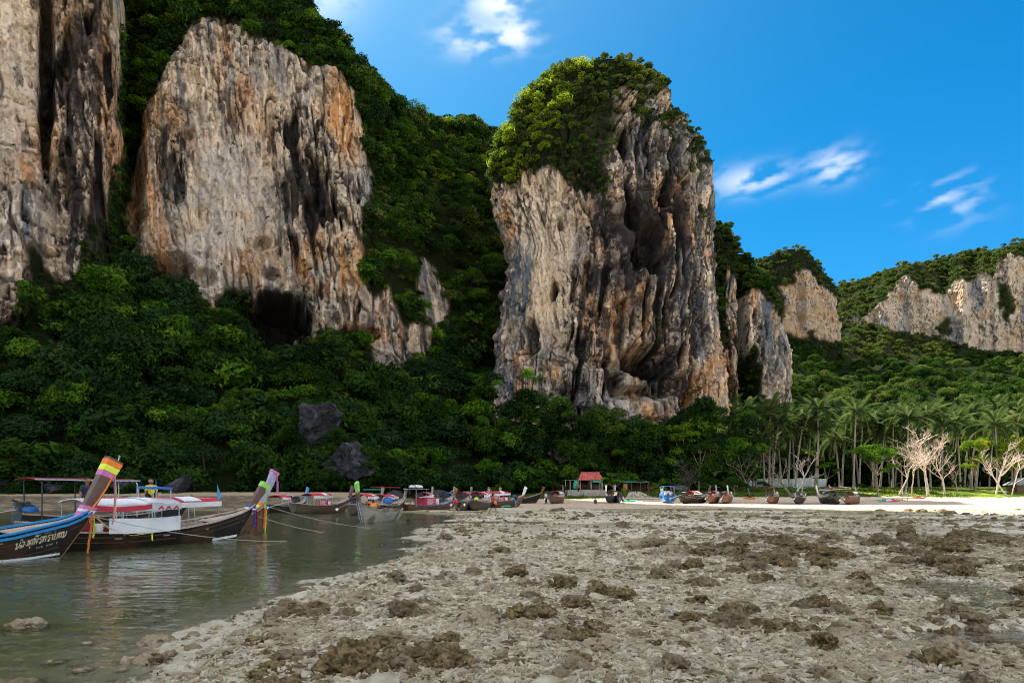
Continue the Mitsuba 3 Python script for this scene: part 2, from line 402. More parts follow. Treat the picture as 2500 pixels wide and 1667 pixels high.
colr = mixc(colr, BLUE * 1.2, np.clip(blob(UU, VV, 890, 480, 22, 120, .5, 23) * .7 + blob(UU, VV, 670, 190, 60, 60, .5, 24) * .6 + blob(UU, VV, 520, 110, 40, 60, .5, 25) * .5
                                     + blob(UU, VV, 1030, 850, 30, 40, .4, 26) * .7 + soft(Rg, 3) * .8, 0, 1) * ss(.42, .58, N2((XA + slant * ZZ) / .9, ZZ / 30, 3, 75)))
colr = mixc(colr, CREAM * 1.15, blob(UU, VV, 520, 230, 50, 140, .5, 27) * ss(.48, .6, N2((XA + slant * ZZ) / .8, ZZ / 40, 3, 76)) * .8)
colr = mixc(colr, np.array([.010, .016, .006]), 1 - soft(ROCKM, 1.5))
Ymass = Ymass - relief * np.where(ROCKM, 1.0, .55)
# ridge of the massif: how high the sheet goes at each bearing
ridge_v = I3(U, [-420, 690, 716, 742, 760, 800, 850, 880, 910, 940, 1000, 1050, 1100, 1160, 1200, 1240, 1350], [-2600, -2600, -900, 0, 40, 75, 120, 160, 210, 232, 275, 295, 305, 305, 325, 350, 420])
Ygrid = np.maximum(Ymass, 60)
top_ok = HZ - (ZZ - H) * F / Ygrid > ridge_v[None, :] + (N2(U / 20, U * 0, 3, 77)[None, :] - .5) * 30
MASS_P = np.stack([(UU - 1250) / F * Ygrid, Ygrid, ZZ], -1)
gf = grid_faces(*UU.shape)
flat_ok = top_ok.ravel()
gf = gf[flat_ok[gf].all(1)]
fu = U[gf[:, 0] % len(U)]


def dark_uv(C, drip=None):
    return np.stack([ss(.20, .07, C.mean(-1)), np.zeros(len(C)) if drip is None else drip], -1)


def piece(name, faces, P, C, bsdf='limestone'):
    used, inv = np.unique(faces, return_inverse=True)
    return struct(name, trimesh.Trimesh(P.reshape(-1, 3)[used], inv.reshape(-1, 3), process=False), bsdf, color=C.reshape(-1, 3)[used], uv=dark_uv(C.reshape(-1, 3)[used], drip_w.ravel()[used] if P is MASS_P else None))


split = I3(ZZ.ravel()[gf[:, 0]], [0, 40, 250], [300, 300, 315])
rowsplit = ZZ.ravel()[gf[:, 0]] < zb[gf[:, 0] % len(U)] - 3
piece('jungle_slope', gf[rowsplit], MASS_P, colr, 'cliff_soil')
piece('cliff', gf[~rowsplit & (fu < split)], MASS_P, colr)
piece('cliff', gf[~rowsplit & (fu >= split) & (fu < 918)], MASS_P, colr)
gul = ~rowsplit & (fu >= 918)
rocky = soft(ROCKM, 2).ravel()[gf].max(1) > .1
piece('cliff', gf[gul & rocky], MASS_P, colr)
piece('gully', gf[gul & ~rocky], MASS_P, colr, 'cliff_soil')

# --- unseen upper massif of the left cliffs, added and shaped to shade the flat
mz = np.linspace(60, 430, 52)
ma = np.linspace(0, 2 * np.pi, 90, endpoint=False)
corner = np.array([(-51, 158), (-92.5, 304), (-170, 340), (-270, 320), (-230, 150), (-140, 146), (-90, 156)], float)
seg = np.linspace(0, len(corner), 91)[:-1]
loop = np.stack([I3(seg, np.arange(len(corner) + 1), np.append(corner[:, i], corner[0, i])) for i in (0, 1)], -1)
mP = []
for z in mz:
    k = max(z - 110, 0) / 320
    c = np.array([-150.0, 235.0])
    q = c + (loop - c) * (1 - .03 * k - .5 * max(k - .85, 0) / .15)
    q[:, 1] += np.where(loop[:, 1] < 200, k * 30, 0)
    q += (N2(loop[:, 0] / 14 + z / 25, loop[:, 1] / 14, 3, 31)[:, None] - .5) * 10 * (q - c) / 100
    mP.append(np.column_stack([q, np.full(len(q), z)]))
mP = np.vstack(mP + [np.array([[-150.0, 235.0, 438.0]])])
mf = np.vstack([grid_faces(len(mz), 90, True), [[(len(mz) - 1) * 90 + i, (len(mz) - 1) * 90 + (i + 1) % 90, len(mz) * 90] for i in range(90)]])
struct('shade_mountain', trimesh.Trimesh(mP, mf, process=False), 'cliff_soil', color=np.tile(np.array([[.03, .05, .02]]), (len(mP), 1)))

BODIES = {}


def karst(name, Y0, df, db, prof, nf, nb, zs, seed, power=2.8, feats=None, bulge=0.0, relief_k=1.0):
    """A free-standing limestone tower: closed rings through the left and right outline (rows of the photograph at depth Y0), weathered outward."""
    rows, left, right = (np.array(q, float) for q in zip(*prof))
    zr = H + (HZ - rows) / F * Y0
    o = np.argsort(zr)
    xl = (I3(zs, zr[o], left[o]) - 1250) / F * Y0
    xr = (I3(zs, zr[o], right[o]) - 1250) / F * Y0
    ang = np.concatenate([np.linspace(np.pi, 2 * np.pi, nf, endpoint=False), np.linspace(0, np.pi, nb, endpoint=False)])   # front half first: left to right
    ca, sa = np.cos(ang), np.sin(ang)
    ex = np.sign(ca) * np.abs(ca) ** (2 / power)
    ey = np.sign(sa) * np.abs(sa) ** (2 / power)
    # even spacing along the curve
    xm, hw = (xl + xr) / 2, (xr - xl) / 2
    dense = np.linspace(0, 1, nf + nb)
    X = xm[:, None] + hw[:, None] * ex[None]
    taper = np.clip(hw / hw.max(), .1, 1)[:, None]
    Y = Y0 + np.where(ey < 0, df, db)[None] * ey[None] * taper ** .7
    Z = np.repeat(zs[:, None], len(ang), 1)
    Nx, Ny = ex[None] / np.maximum(hw[:, None], 1) * 10, ey[None] / df * 10
    nx = np.sign(ca)[None] * np.abs(ca)[None] ** (2 - 2 / power) / np.maximum(hw[:, None], 1)
    ny = np.sign(sa)[None] * np.abs(sa)[None] ** (2 - 2 / power) / df
    nn = np.sqrt(nx ** 2 + ny ** 2) + 1e-9
    nx, ny = nx / nn, ny / nn
    arc = np.cumsum(np.hypot(np.gradient(X, axis=1), np.gradient(Y, axis=1)), 1)
    PU, PV = 1250 + X / Y * F, HZ - (Z - H) / Y * F
    f = feats(PU, PV, arc, Z)
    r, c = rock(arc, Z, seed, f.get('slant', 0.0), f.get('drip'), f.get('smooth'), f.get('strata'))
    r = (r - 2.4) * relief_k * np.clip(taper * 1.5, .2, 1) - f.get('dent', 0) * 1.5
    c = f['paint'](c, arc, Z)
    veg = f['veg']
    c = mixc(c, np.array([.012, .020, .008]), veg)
    X, Y = X + nx * r, Y + ny * r
    P = np.stack([X, Y, Z], -1)
    top = np.array([[P[-1, :, 0].mean(), P[-1, :, 1].mean(), zs[-1] + 1.0]])
    V = np.vstack([P.reshape(-1, 3), top])
    n = len(ang)
    fc = np.vstack([grid_faces(len(zs), n, True), [[(len(zs) - 1) * n + i, (len(zs) - 1) * n + (i + 1) % n, len(V) - 1] for i in range(n)]])
    C_ = np.vstack([c.reshape(-1, 3), [[.012, .02, .008]]])
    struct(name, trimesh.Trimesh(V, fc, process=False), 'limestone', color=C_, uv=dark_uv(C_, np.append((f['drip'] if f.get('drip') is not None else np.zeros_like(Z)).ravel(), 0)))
    BODIES[name + str(seed)] = (P[:, :nf], np.stack([nx, ny, nx * 0 + .25], -1)[:, :nf], veg[:, :nf])
    return P


# --- the tower in the middle
D_PROF = [(172, 1472, 1530), (186, 1425, 1565), (204, 1372, 1588), (232, 1318, 1615), (264, 1276, 1645), (300, 1244, 1668), (345, 1216, 1685), (392, 1194, 1705), (440, 1186, 1720), (500, 1190, 1736),
          (560, 1196, 1738), (640, 1216, 1736), (720, 1212, 1742), (800, 1205, 1750), (900, 1196, 1764), (1010, 1190, 1780), (1240, 1190, 1790)]
D_VEG = [(1100, 0), (1100, 440), (1235, 455), (1255, 415), (1285, 392), (1300, 405), (1345, 400), (1372, 425), (1410, 452), (1450, 472), (1476, 465), (1488, 420), (1497, 350), (1503, 290), (1530, 270),
         (1560, 280), (1620, 290), (1660, 320), (1700, 420), (1735, 520), (1830, 520), (1830, 0)]


def d_feats(u, v, a, z):
    ju, jv = (N2(u / 22, v / 30, 4, 81) - .5) * 44, (N2(u / 22 + 9, v / 30, 4, 82) - .5) * 56
    veg = in_poly(u + ju, v + jv, D_VEG).astype(float)
    thin = ss(1480, 1550, u) * ss(.60, .53, N2(u / 30, v / 22, 3, 83))       # the right shoulder: bare blue rock between the bushes
    veg = gaussian_filter(veg * (1 - thin * ss(190, 240, v)), 1.2)
    dent = 0
    for (cu, cv, ru, rv, dp) in [(1527, 343, 15, 36, 7), (1590, 585, 34, 36, 6), (1560, 620, 22, 30, 5), (1610, 640, 28, 24, 5), (1585, 880, 62, 34, 11), (1640, 925, 40, 30, 6), (1500, 925, 16, 26, 4),
                                 (1345, 700, 12, 26, 4), (1362, 520, 10, 14, 3), (1285, 822, 22, 44, 4), (1545, 520, 20, 34, 4), (1690, 440, 14, 20, 3), (1440, 660, 14, 40, 2.5), (1475, 890, 44, 14, 3),
                                 (1400, 960, 34, 18, 3), (1630, 480, 16, 40, 3), (1560, 960, 60, 20, 4), (1700, 1000, 18, 40, 4)]:
        dent = dent + blob(u, v, cu, cv, ru, rv, .4, 90) * dp
    dent = dent - blob(u, v, 1540, 1010, 110, 40, .5, 91) * 4 - blob(u, v, 1440, 900, 40, 80, .5, 92) * 2.5 + blob(u, v, 1330, 560, 110, 150, .6, 93) * 2
    drip = np.clip(blob(u, v, 1590, 540, 130, 260, .5, 94) + blob(u, v, 1440, 780, 60, 160, .5, 95) * .9 + blob(u, v, 1690, 840, 60, 160, .5, 96) * .8 + blob(u, v, 1430, 950, 70, 60, .5, 97) * .8, 0, 1)
    smooth = np.clip(blob(u, v, 1325, 620, 85, 210, .5, 98) + blob(u, v, 1450, 910, 60, 50, .5, 99) * .6, 0, 1)
    strata = np.clip(blob(u, v, 1550, 800, 110, 90, .6, 101) + blob(u, v, 1340, 860, 60, 60, .6, 102) * .7, 0, 1)

    def paint(c, a, z):
        c = mixc(c, CREAM * 1.1, blob(u, v, 1330, 560, 75, 200, .6, 103) * ss(.40, .62, N2(a / 1.1, z / 45, 3, 104)) * .85)
        c = mixc(c, np.array([.47, .36, .23]), blob(u, v, 1335, 700, 70, 120, .6, 105) * .55)
        c = mixc(c, BLUE * 1.1, np.clip(blob(u, v, 1245, 690, 42, 120, .4, 106) + blob(u, v, 1740, 640, 26, 330, .5, 107) * .9 + blob(u, v, 1610, 330, 90, 70, .6, 108) * .85
                                       + blob(u, v, 1210, 930, 30, 60, .5, 109) * .8, 0, 1) * ss(.32, .52, N2(a / 1.2, z / 26, 3, 110)))
        c = mixc(c, ORANGE, np.clip(blob(u, v, 1672, 480, 18, 60, .4, 111) + blob(u, v, 1735, 930, 45, 110, .6, 112) * .7 + blob(u, v, 1350, 905, 40, 26, .5, 113) * .8 + blob(u, v, 1555, 760, 70, 80, .6, 114) * .5, 0, 1)
                 * ss(.35, .6, N2(a / 2, z / 6, 3, 115)))
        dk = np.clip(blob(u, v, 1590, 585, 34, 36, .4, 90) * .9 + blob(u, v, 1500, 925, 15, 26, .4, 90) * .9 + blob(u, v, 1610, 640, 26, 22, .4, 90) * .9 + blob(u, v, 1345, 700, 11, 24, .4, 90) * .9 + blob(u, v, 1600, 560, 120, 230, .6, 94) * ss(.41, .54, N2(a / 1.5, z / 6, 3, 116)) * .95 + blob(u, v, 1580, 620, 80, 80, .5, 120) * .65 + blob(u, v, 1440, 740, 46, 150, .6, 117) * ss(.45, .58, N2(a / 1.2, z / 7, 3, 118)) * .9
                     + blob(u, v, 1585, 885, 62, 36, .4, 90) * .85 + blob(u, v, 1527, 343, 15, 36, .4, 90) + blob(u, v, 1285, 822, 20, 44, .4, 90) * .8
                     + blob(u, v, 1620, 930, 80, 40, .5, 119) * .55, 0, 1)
        return mixc(c, BLACK * 1.8, dk)  # dark mottling of the rock, plus shade painted into holes and caves
    return dict(veg=veg, dent=dent, drip=drip, smooth=smooth, strata=strata, paint=paint)


D_P = karst('cliff', 166.0, 19.0, 22.0, D_PROF, 560, 60, np.concatenate([np.linspace(-1, 12, 24), np.arange(12.3, 104.0, .25)]), 200, 3.0, d_feats)

# --- the two buttresses to the right of the tower
E_PROF = [(548, 1752, 1762), (560, 1725, 1775), (580, 1705, 1792), (620, 1700, 1812), (660, 1698, 1838), (700, 1696, 1868), (745, 1690, 1892), (790, 1690, 1908), (850, 1690, 1920), (930, 1690, 1934), (1010, 1690, 1944), (1240, 1690, 1950)]


def e_feats(u, v, a, z):
    ju, jv = (N2(u / 14, v / 22, 4, 131) - .5) * 34, (N2(u / 14 + 9, v / 22, 4, 132) - .5) * 50
    u2, v2 = u + ju, v + jv
    veg = (in_poly(u2, v2, [(1660, 500), (1740, 500), (1790, 560), (1812, 620), (1808, 680), (1782, 650), (1772, 760), (1790, 860), (1760, 850), (1745, 700), (1660, 700)])
           | in_poly(u2, v2, [(1790, 580), (1850, 640), (1900, 720), (1960, 800), (1950, 820), (1880, 730), (1840, 700), (1820, 720), (1812, 660)])
           | in_poly(u2, v2, [(1812, 880), (1850, 840), (1868, 900), (1856, 1010), (1812, 1010)])).astype(float)
    veg = gaussian_filter(veg, 1.0)
    dent = blob(u, v, 1815, 760, 10, 240, .4, 133) * 5 + blob(u, v, 1838, 950, 18, 80, .4, 134) * 6 + blob(u, v, 1790, 960, 9, 24, .4, 135) * 3
    drip = blob(u, v, 1790, 860, 60, 180, .6, 136) * .7

    def paint(c, a, z):
        c = mixc(c, CREAM * 1.2, blob(u, v, 1850, 800, 50, 150, .6, 137) * ss(.45, .6, N2(a / 1.2, z / 30, 3, 138)) * .9)
        c = mixc(c, BLUE * 1.2, np.clip(blob(u, v, 1800, 740, 26, 150, .5, 139) + blob(u, v, 1885, 790, 34, 120, .5, 140), 0, 1) * ss(.36, .5, N2(a / 1.4, z / 26, 3, 141)))
        return mixc(c, ORANGE, np.clip(blob(u, v, 1792, 670, 18, 50, .5, 142) + blob(u, v, 1775, 930, 36, 90, .6, 143) * .7, 0, 1) * ss(.35, .55, N2(a / 2, z / 6, 3, 144)))
    return dict(veg=veg, dent=dent, drip=drip, paint=paint)


karst('cliff', 208.0, 12.0, 16.0, E_PROF, 240, 40, np.concatenate([np.linspace(-1, 18, 20), np.arange(18.4, 84, .4)]), 300, 2.6, e_feats)

# --- far tower and far ridge
F_PROF = [(612, 1935, 1958), (620, 1890, 1972), (640, 1845, 1984), (665, 1800, 2000), (690, 1770, 2020), (720, 1750, 2034), (760, 1740, 2040), (830, 1740, 2048), (1000, 1740, 2052)]


def f_feats(u, v, a, z):
    ju, jv = (N2(u / 12, v / 14, 4, 151) - .5) * 40, (N2(u / 12 + 9, v / 14, 4, 152) - .5) * 50
    rockm = in_poly(u + ju, v + jv, [(1905, 700), (1945, 690), (1950, 660), (1985, 665), (2010, 700), (2060, 730), (2060, 830), (1900, 810), (1925, 740)])
    return dict(veg=gaussian_filter(1.0 - rockm, 1), dent=blob(u, v, 1960, 740, 10, 70, .5, 153) * 4, strata=np.ones_like(u),
                paint=lambda c, a, z: mixc(mixc(c, np.array([.44, .37, .29]), .5 + 0 * u), np.array([.40, .27, .15]), ss(.45, .6, N2(a / 9, z / 6, 3, 154)) * .7))


karst('cliff', 490.0, 26.0, 30.0, F_PROF, 200, 40, np.concatenate([np.linspace(0, 100, 30), np.arange(101, 176, .8)]), 400, 2.4, f_feats)

RU = np.concatenate([np.arange(1990, 2540, 2.2), np.linspace(2545, 3100, 60)])
RZ = np.concatenate([np.linspace(-5, 90, 24), np.arange(91, 250, .8)])
ru, rz = np.meshgrid(RU, RZ)
Yr0 = I3(RU, [1990, 2100, 2300, 2500, 3100], [560, 530, 515, 505, 440])
rv_ = HZ - (rz - H) * F / Yr0[None]
r_top = I3(RU, [1990, 2110, 2150, 2185, 2200, 2220, 2245, 2310, 2330, 2360, 2400, 2425, 2440, 2480, 2520, 2600, 2800, 3100], [790, 780, 742, 705, 672, 670, 712, 716, 684, 700, 655, 690, 640, 625, 630, 600, 590, 560])
r_bot = I3(RU, [1990, 2110, 2200, 2280, 2350, 2450, 2500, 2800, 3100], [790, 790, 812, 822, 852, 868, 872, 880, 880])
r_sil = I3(RU, [1990, 2020, 2060, 2100, 2150, 2200, 2250, 2300, 2350, 2400, 2430, 2460, 2500, 2800, 3100], [720, 706, 690, 686, 664, 646, 642, 628, 617, 606, 616, 598, 588, 520, 480])
ju, jv = (N2(ru / 14, rv_ / 18, 4, 161) - .5) * 34, (N2(ru / 14 + 9, rv_ / 18, 4, 162) - .5) * 54
rockR = (rv_ + jv > r_top[None]) & (rv_ + jv * .5 < r_bot[None]) & ~in_poly(ru + ju, rv_ + jv, [(2440, 690), (2465, 690), (2475, 770), (2455, 790), (2435, 740)]) \
    & ~in_poly(ru + ju, rv_ + jv, [(2290, 790), (2320, 780), (2318, 830), (2290, 820)])
z_t, z_b = H + (HZ - r_top) / F * Yr0, H + (HZ - r_bot) / F * Yr0
Yr = Yr0[None] + np.maximum(rz - z_t[None], 0) * 1.1 - np.maximum(z_b[None] - rz, 0) * 1.3
Yr = Yr + (ridge(ru / 70, rz / 200, 2, 163) - .5) * -12 + (N2(ru / 40, rz / 60, 3, 165) - .5) * 22
xr_ = (ru - 1250) / F * 515
rr, rc = rock(xr_ / 2, rz / 2, 500, 0.0, None, None, np.ones_like(ru))
rc = mixc(rc, np.array([.52, .47, .40]), .6 + 0 * ru)
rc = mixc(rc, np.array([.42, .29, .17]), ss(.5, .64, N2(xr_ / 14, rz / 7, 3, 164)) * .6)
rc = mixc(rc, BLUE * 1.6, ss(.55, .66, N2(xr_ / 9 + 30, rz / 24, 3, 167)) * .8)
rc = mixc(rc, np.array([.02, .03, .012]), 1 - gaussian_filter(rockR.astype(float), 1))
Yr = Yr - rr * 1.5 * rockR
RP = np.stack([(ru - 1250) / F * Yr, Yr, rz], -1)
okr = (HZ - (rz - H) * F / Yr > r_sil[None] + (N2(ru / 16, ru * 0, 3, 166) - .5) * 10).ravel()
fr = grid_faces(*ru.shape)
fr = fr[okr[fr].all(1)]
piece('ridge', fr, RP, rc)

# --- the valley slope under the far cliffs
GU = np.arange(1500, 3300, 9.0)
GY = np.concatenate([np.linspace(176, 230, 20), np.linspace(236, 600, 56)])
gu, gy = np.meshgrid(GU, GY)


def valley_z(u, Y):
    t = np.clip((Y - 186) / (520 - 186), 0, 1.1)
    side = ss(2060, 1860, u) * 26 * ss(230, 330, Y)
    return 3.7 + 101 * t ** 1.12 + side * t + (N2(u / 60, Y / 40, 3, 171) - .5) * 16 * np.clip(t * 4, 0, 1)


GP = np.stack([(gu - 1250) / F * gy, gy, valley_z(gu, gy)], -1)
struct('hillside', trimesh.Trimesh(GP.reshape(-1, 3), grid_faces(*gu.shape), process=False), 'undergrowth_soil')

# ---------------------------------------------------------------- tidal flat, beach, lawn, water
WATER_Z = -0.12
POOLS = [(6.05, 8.5, 1.25, .62, .13), (8.4, 12.6, 1.0, 1.7, .075), (7.2, 10.9, .5, .5, .07), (21.5, 29.5, 5.5, 1.3, .07), (26, 36.5, 7, 1.4, .06), (12.6, 17.2, 1.2, .8, .05), (-.4, 42, 3.0, 2.0, .05), (30, 46, 6, 2, .05)]


def shore_x(Y):
    return I3(Y, [-50, 0, 6, 10, 14, 20, 32, 50, 58, 66, 74, 80], [-3.2, -3.4, -3.7, -3.9, -3.7, -3.1, -4.3, -4.2, -5.0, -10, -18, -60])


def ground_z(X, Y, detail=True):
    X, Y = np.broadcast_arrays(np.asarray(X, float), np.asarray(Y, float))
    r = np.hypot(X, Y) + 1
    d = X - shore_x(Y) + (N2(X / 2.2, Y / 2.2, 4, 201) - .5) * 3.2 * np.clip(r / 14, .5, 1.5)
    z = np.where(d > 0, WATER_Z + .12 * (1 - np.exp(-d / 1.1)), WATER_Z - .75 * (1 - np.exp(np.minimum(d, 0) / 6.0)))
    z = z + (N2(X / 9, Y / 9, 3, 202) - .5) * .16 * ss(0, 3, d)
    beach = I3(Y, [-100, 80, 100, 122, 130, 138, 148, 176, 230], [0, 0, .20, .62, 1.1, 2.1, 2.9, 3.6, 4.2])
    bank = I3(Y, [-100, 70, 77, 88, 97, 240], [-.6, -.5, .05, 1.25, 1.9, 2.4])
    left = ss(-12, -26, X + (N2(X / 9, Y / 9, 2, 203) - .5) * 6)
    z = np.where(Y > 66, z * (1 - ss(66, 78, Y)) + (beach * (1 - left) + bank * left) * ss(66, 78, Y), z)
    for (px, py, rx, ry, dp) in POOLS:
        q = np.hypot((X - px) / rx, (Y - py) / ry) + (N2(X / .5 / max(ry, .6), Y / .5 / max(ry, .6), 3, 204) - .5) * .9
        z = z - dp * 1.3 * ss(1.25, .75, q)
    if detail:
        sand = ss(79, 84, Y + (N2(X / 8, Y / 3, 2, 205) - .5) * 5) * ss(-20, -12, X)
        lump = ss(.44, .72, N2(X / 1.7, Y / 1.7, 3, 206))
        a = (N2(X / .52, Y / .52, 3, 207) - .42) * .15 * (.25 + lump) + (N2(X / .16, Y / .16, 3, 208) - .5) * .075 * (.45 + lump * .7)
        a = a + (N2(X / .055, Y / .055, 2, 209) - .5) * .03 * ss(22, 12, r)
        a = a + np.clip(N2(X / 1.5 + 3, Y / 1.5, 4, 210) - .60, 0, 1) * .6 * ss(8, 20, r)
        w_ = (N2(X / .3, Y / .3, 2, 213) - .5) * 1.6
        a = a + (cellr(X / .21 + w_, Y / .17 - w_, 214) - .5) * .055 * (.35 + lump) + (cellr(X / .085 - w_, Y / .07 + w_, 215) - .5) * .03
        z = z + a * (1 - .93 * sand) * np.where(d < 0, .8, 1.0)
        z = z + (N2(X / 2.5, Y / 1.2, 3, 211) - .5) * .05 * sand
    return z


def lawn_edge(X):
    return I3(X, [-60, -14, 4, 20, 26, 42, 60, 85, 130], [100, 112, 126, 127, 128, 130, 131, 130, 129]) + (N2(X / 5, X * 0, 3, 212) - .5) * 4


th = np.radians(np.linspace(-56, 54, 660))
rad = np.concatenate([np.geomspace(2.6, 88, 520), np.geomspace(88.6, 300, 130)])
TH, RAD = np.meshgrid(th, rad)
gX, gY = RAD * np.sin(TH), RAD * np.cos(TH)
gZ = ground_z(gX, gY)
GP_ = np.stack([gX, gY, gZ], -1).reshape(-1, 3)
gfc = grid_faces(*gX.shape)[:, ::-1]
cy, cx = GP_[gfc[:, 0], 1], GP_[gfc[:, 0], 0]
is_lawn = cy > lawn_edge(cx)
is_beach = ~is_lawn & (cy > 82)


def shore_col(p, n, uv):
    lump = mikit.fbm(p.x * 1.9, p.y * 1.9, 3.0, 3)
    fine = mikit.fbm(p.x * 9, p.y * 9, p.z * 9, 3)
    tiny = mikit.noise(p.x * 42, p.y * 42, p.z * 42)
    silt = mikit.mix(mi.Color3f(.57, .53, .41), mi.Color3f(.43, .39, .285), fine)
    coral = mikit.mix(mi.Color3f(.44, .385, .285), mi.Color3f(.17, .135, .08), mikit.smoothstep(.3, .75, fine * .6 + tiny * .4))
    algae = mikit.mix(mi.Color3f(.12, .10, .04), mi.Color3f(.20, .17, .08), fine)
    col = mikit.mix(silt, coral, mikit.smoothstep(.015, .075, p.z + (tiny - .5) * .04) * mikit.smoothstep(.30, .5, lump) * .85)
    far = mikit.smoothstep(18, 45, p.y) * mikit.smoothstep(.36, .6, mikit.fbm(p.x * .16 + 4, p.y * .22, 1.0, 4))
    col = mikit.mix(col, algae, far * .75)
    under = mikit.smoothstep(-.13, -.35, p.z)
    col = mikit.mix(col, mi.Color3f(.24, .225, .12), mikit.smoothstep(-.06, -.16, p.z) * .55)
    col = mikit.mix(col, mi.Color3f(.22, .235, .11), under)
    wob = (mikit.fbm(p.x * .12, p.y * .3, 2.0, 2) - .5) * 5
    sand = mikit.smoothstep(78.5, 83.5, p.y + wob) * mikit.smoothstep(-24, -13, p.x + wob)
    dry = mikit.mix(mi.Color3f(.45, .36, .26), mi.Color3f(.56, .48, .37), mikit.smoothstep(.35, 1.0, p.z + (lump - .5) * .4))
    dry = dry * (.86 + .28 * mikit.fbm(p.x * .6, p.y * 2.2, 5.0, 3))
    bankc = mikit.mix(mi.Color3f(.20, .165, .11), mi.Color3f(.10, .08, .05), mikit.smoothstep(.35, .6, mikit.fbm(p.x * 1.1, p.y * 1.1, p.z * 2, 3)))
    bankc = mikit.mix(bankc, mi.Color3f(.36, .28, .19), mikit.smoothstep(89, 92, p.y + wob * .4) * .7)
    col = mikit.mix(col, bankc, mikit.smoothstep(72, 78, p.y) * mikit.smoothstep(-12, -20, p.x))
    return mikit.mix(col, dry, sand)


def shore_rough(p, n, uv):
    wet = mikit.smoothstep(-.02, -.075, p.z) + mikit.smoothstep(.55, .7, mikit.fbm(p.x * .5 + 8, p.y * .5, 4.0, 3)) * mikit.smoothstep(.03, -.02, p.z)
    return mi.Float(.85) - .6 * dr.clip(wet, 0, 1)


def shore_bump(p, n, uv):
    return mikit.fbm(p.x * 16, p.y * 16, p.z * 16, 2) * .7 + mikit.noise(p.x * 60, p.y * 60, p.z * 60) * .3


scene['shore'] = {'type': 'twosided', 'bsdf': {'type': 'bumpmap', 'tex': mikit.proc(shore_bump, eps=.01), 'scale': .06,
                  'bsdf': {'type': 'principled', 'base_color': mikit.proc(shore_col), 'roughness': mikit.proc(shore_rough), 'specular': .35}}}


def lawn_col(p, n, uv):
    a = mikit.fbm(p.x * .5, p.y * .5, 0.0, 4)
    c = mikit.mix(mi.Color3f(.045, .085, .015), mi.Color3f(.13, .19, .035), mikit.smoothstep(.3, .7, a))
    return mikit.mix(c, mi.Color3f(.10, .075, .045), mikit.smoothstep(.56, .68, mikit.fbm(p.x * .25 + 5, p.y * .25, 2.0, 3)) * .8)


scene['lawn_grass'] = {'type': 'twosided', 'bsdf': {'type': 'diffuse', 'reflectance': mikit.proc(lawn_col)}}


def ground_piece(name, sel, bsdf):
    used, inv = np.unique(gfc[sel], return_inverse=True)
    return struct(name, trimesh.Trimesh(GP_[used], inv.reshape(-1, 3), process=False), bsdf)


ground_piece('tidal_flat', ~is_lawn & ~is_beach, 'shore')
ground_piece('beach', is_beach, 'shore')
ground_piece('lawn', is_lawn, 'lawn_grass')
speck('seabed', (.36, .32, .25), .2, .3, .9)
s_ = 4000
struct('ground', trimesh.Trimesh([[-s_, -s_, -1.4], [s_, -s_, -1.4], [s_, s_, -1.4], [-s_, s_, -1.4]], [[0, 1, 2], [0, 2, 3]], process=False), 'seabed')


def ripple(p, n, uv):
    a = mikit.fbm(p.x * .8 + p.y * .3, p.y * 2.6, 1.0, 3)
    b = mikit.fbm(p.x * 5.0, p.y * 11.0, 2.0, 2)
    calm = mikit.smoothstep(.35, .65, mikit.fbm(p.x * .15, p.y * .3, 7.0, 2))
    return a * .75 + b * .25 * (.3 + calm)


scene['sea_water'] = {'type': 'bumpmap', 'tex': mikit.proc(ripple, eps=.02), 'scale': .032, 'bsdf': {'type': 'dielectric', 'int_ior': 1.33, 'ext_ior': 1.0}}
struct('water', trimesh.Trimesh([[-150, -40, WATER_Z], [-.2, -40, WATER_Z], [-.2, 82, WATER_Z], [-150, 82, WATER_Z]], [[0, 1, 2], [0, 2, 3]], process=False), 'sea_water')
for (px, py, rx, ry, dp) in POOLS:
    a = np.linspace(0, 2 * np.pi, 40, endpoint=False)
    zl = float(np.median(ground_z(px + rx * .5 * np.cos(a), py + ry * .5 * np.sin(a), False))) + dp * .75
    struct('tide_pool', trimesh.Trimesh(np.vstack([[[px, py, zl]], np.column_stack([px + rx * 1.5 * np.cos(a), py + ry * 1.5 * np.sin(a), a * 0 + zl])]),
                                        [[0, i + 1, (i + 1) % 40 + 1] for i in range(40)], process=False), 'sea_water')

# ---------------------------------------------------------------- coral rocks
def coral_col(p, n, uv):
    a = mikit.fbm(p.x * 6, p.y * 6, p.z * 6, 3)
    b = mikit.fbm(p.x * 22, p.y * 22, p.z * 22, 2)
    c = mikit.mix(mi.Color3f(.105, .08, .045), mi.Color3f(.25, .205, .135), mikit.smoothstep(.3, .7, a * .6 + b * .4))
    pale = mikit.mix(mi.Color3f(.45, .375, .26), mi.Color3f(.27, .22, .145), b)
    near = mikit.smoothstep(26, 9, p.y) * .22 + .12
    return mikit.mix(c, pale, mikit.smoothstep(.45, .62, mikit.noise(p.x * .9 + 3, p.y * .9, 1.0) * .6 + near * .5))


def coral_bump(p, n, uv):
    return mikit.fbm(p.x * 14, p.y * 14, p.z * 14, 3)


def coral_dark_col(p, n, uv):
    a = mikit.fbm(p.x * 9, p.y * 9, p.z * 9, 3)
    b = mikit.fbm(p.x * 30, p.y * 30, p.z * 30, 2)
    return mikit.mix(mi.Color3f(.075, .055, .028), mi.Color3f(.27, .205, .11), mikit.smoothstep(.3, .72, a * .5 + b * .5))


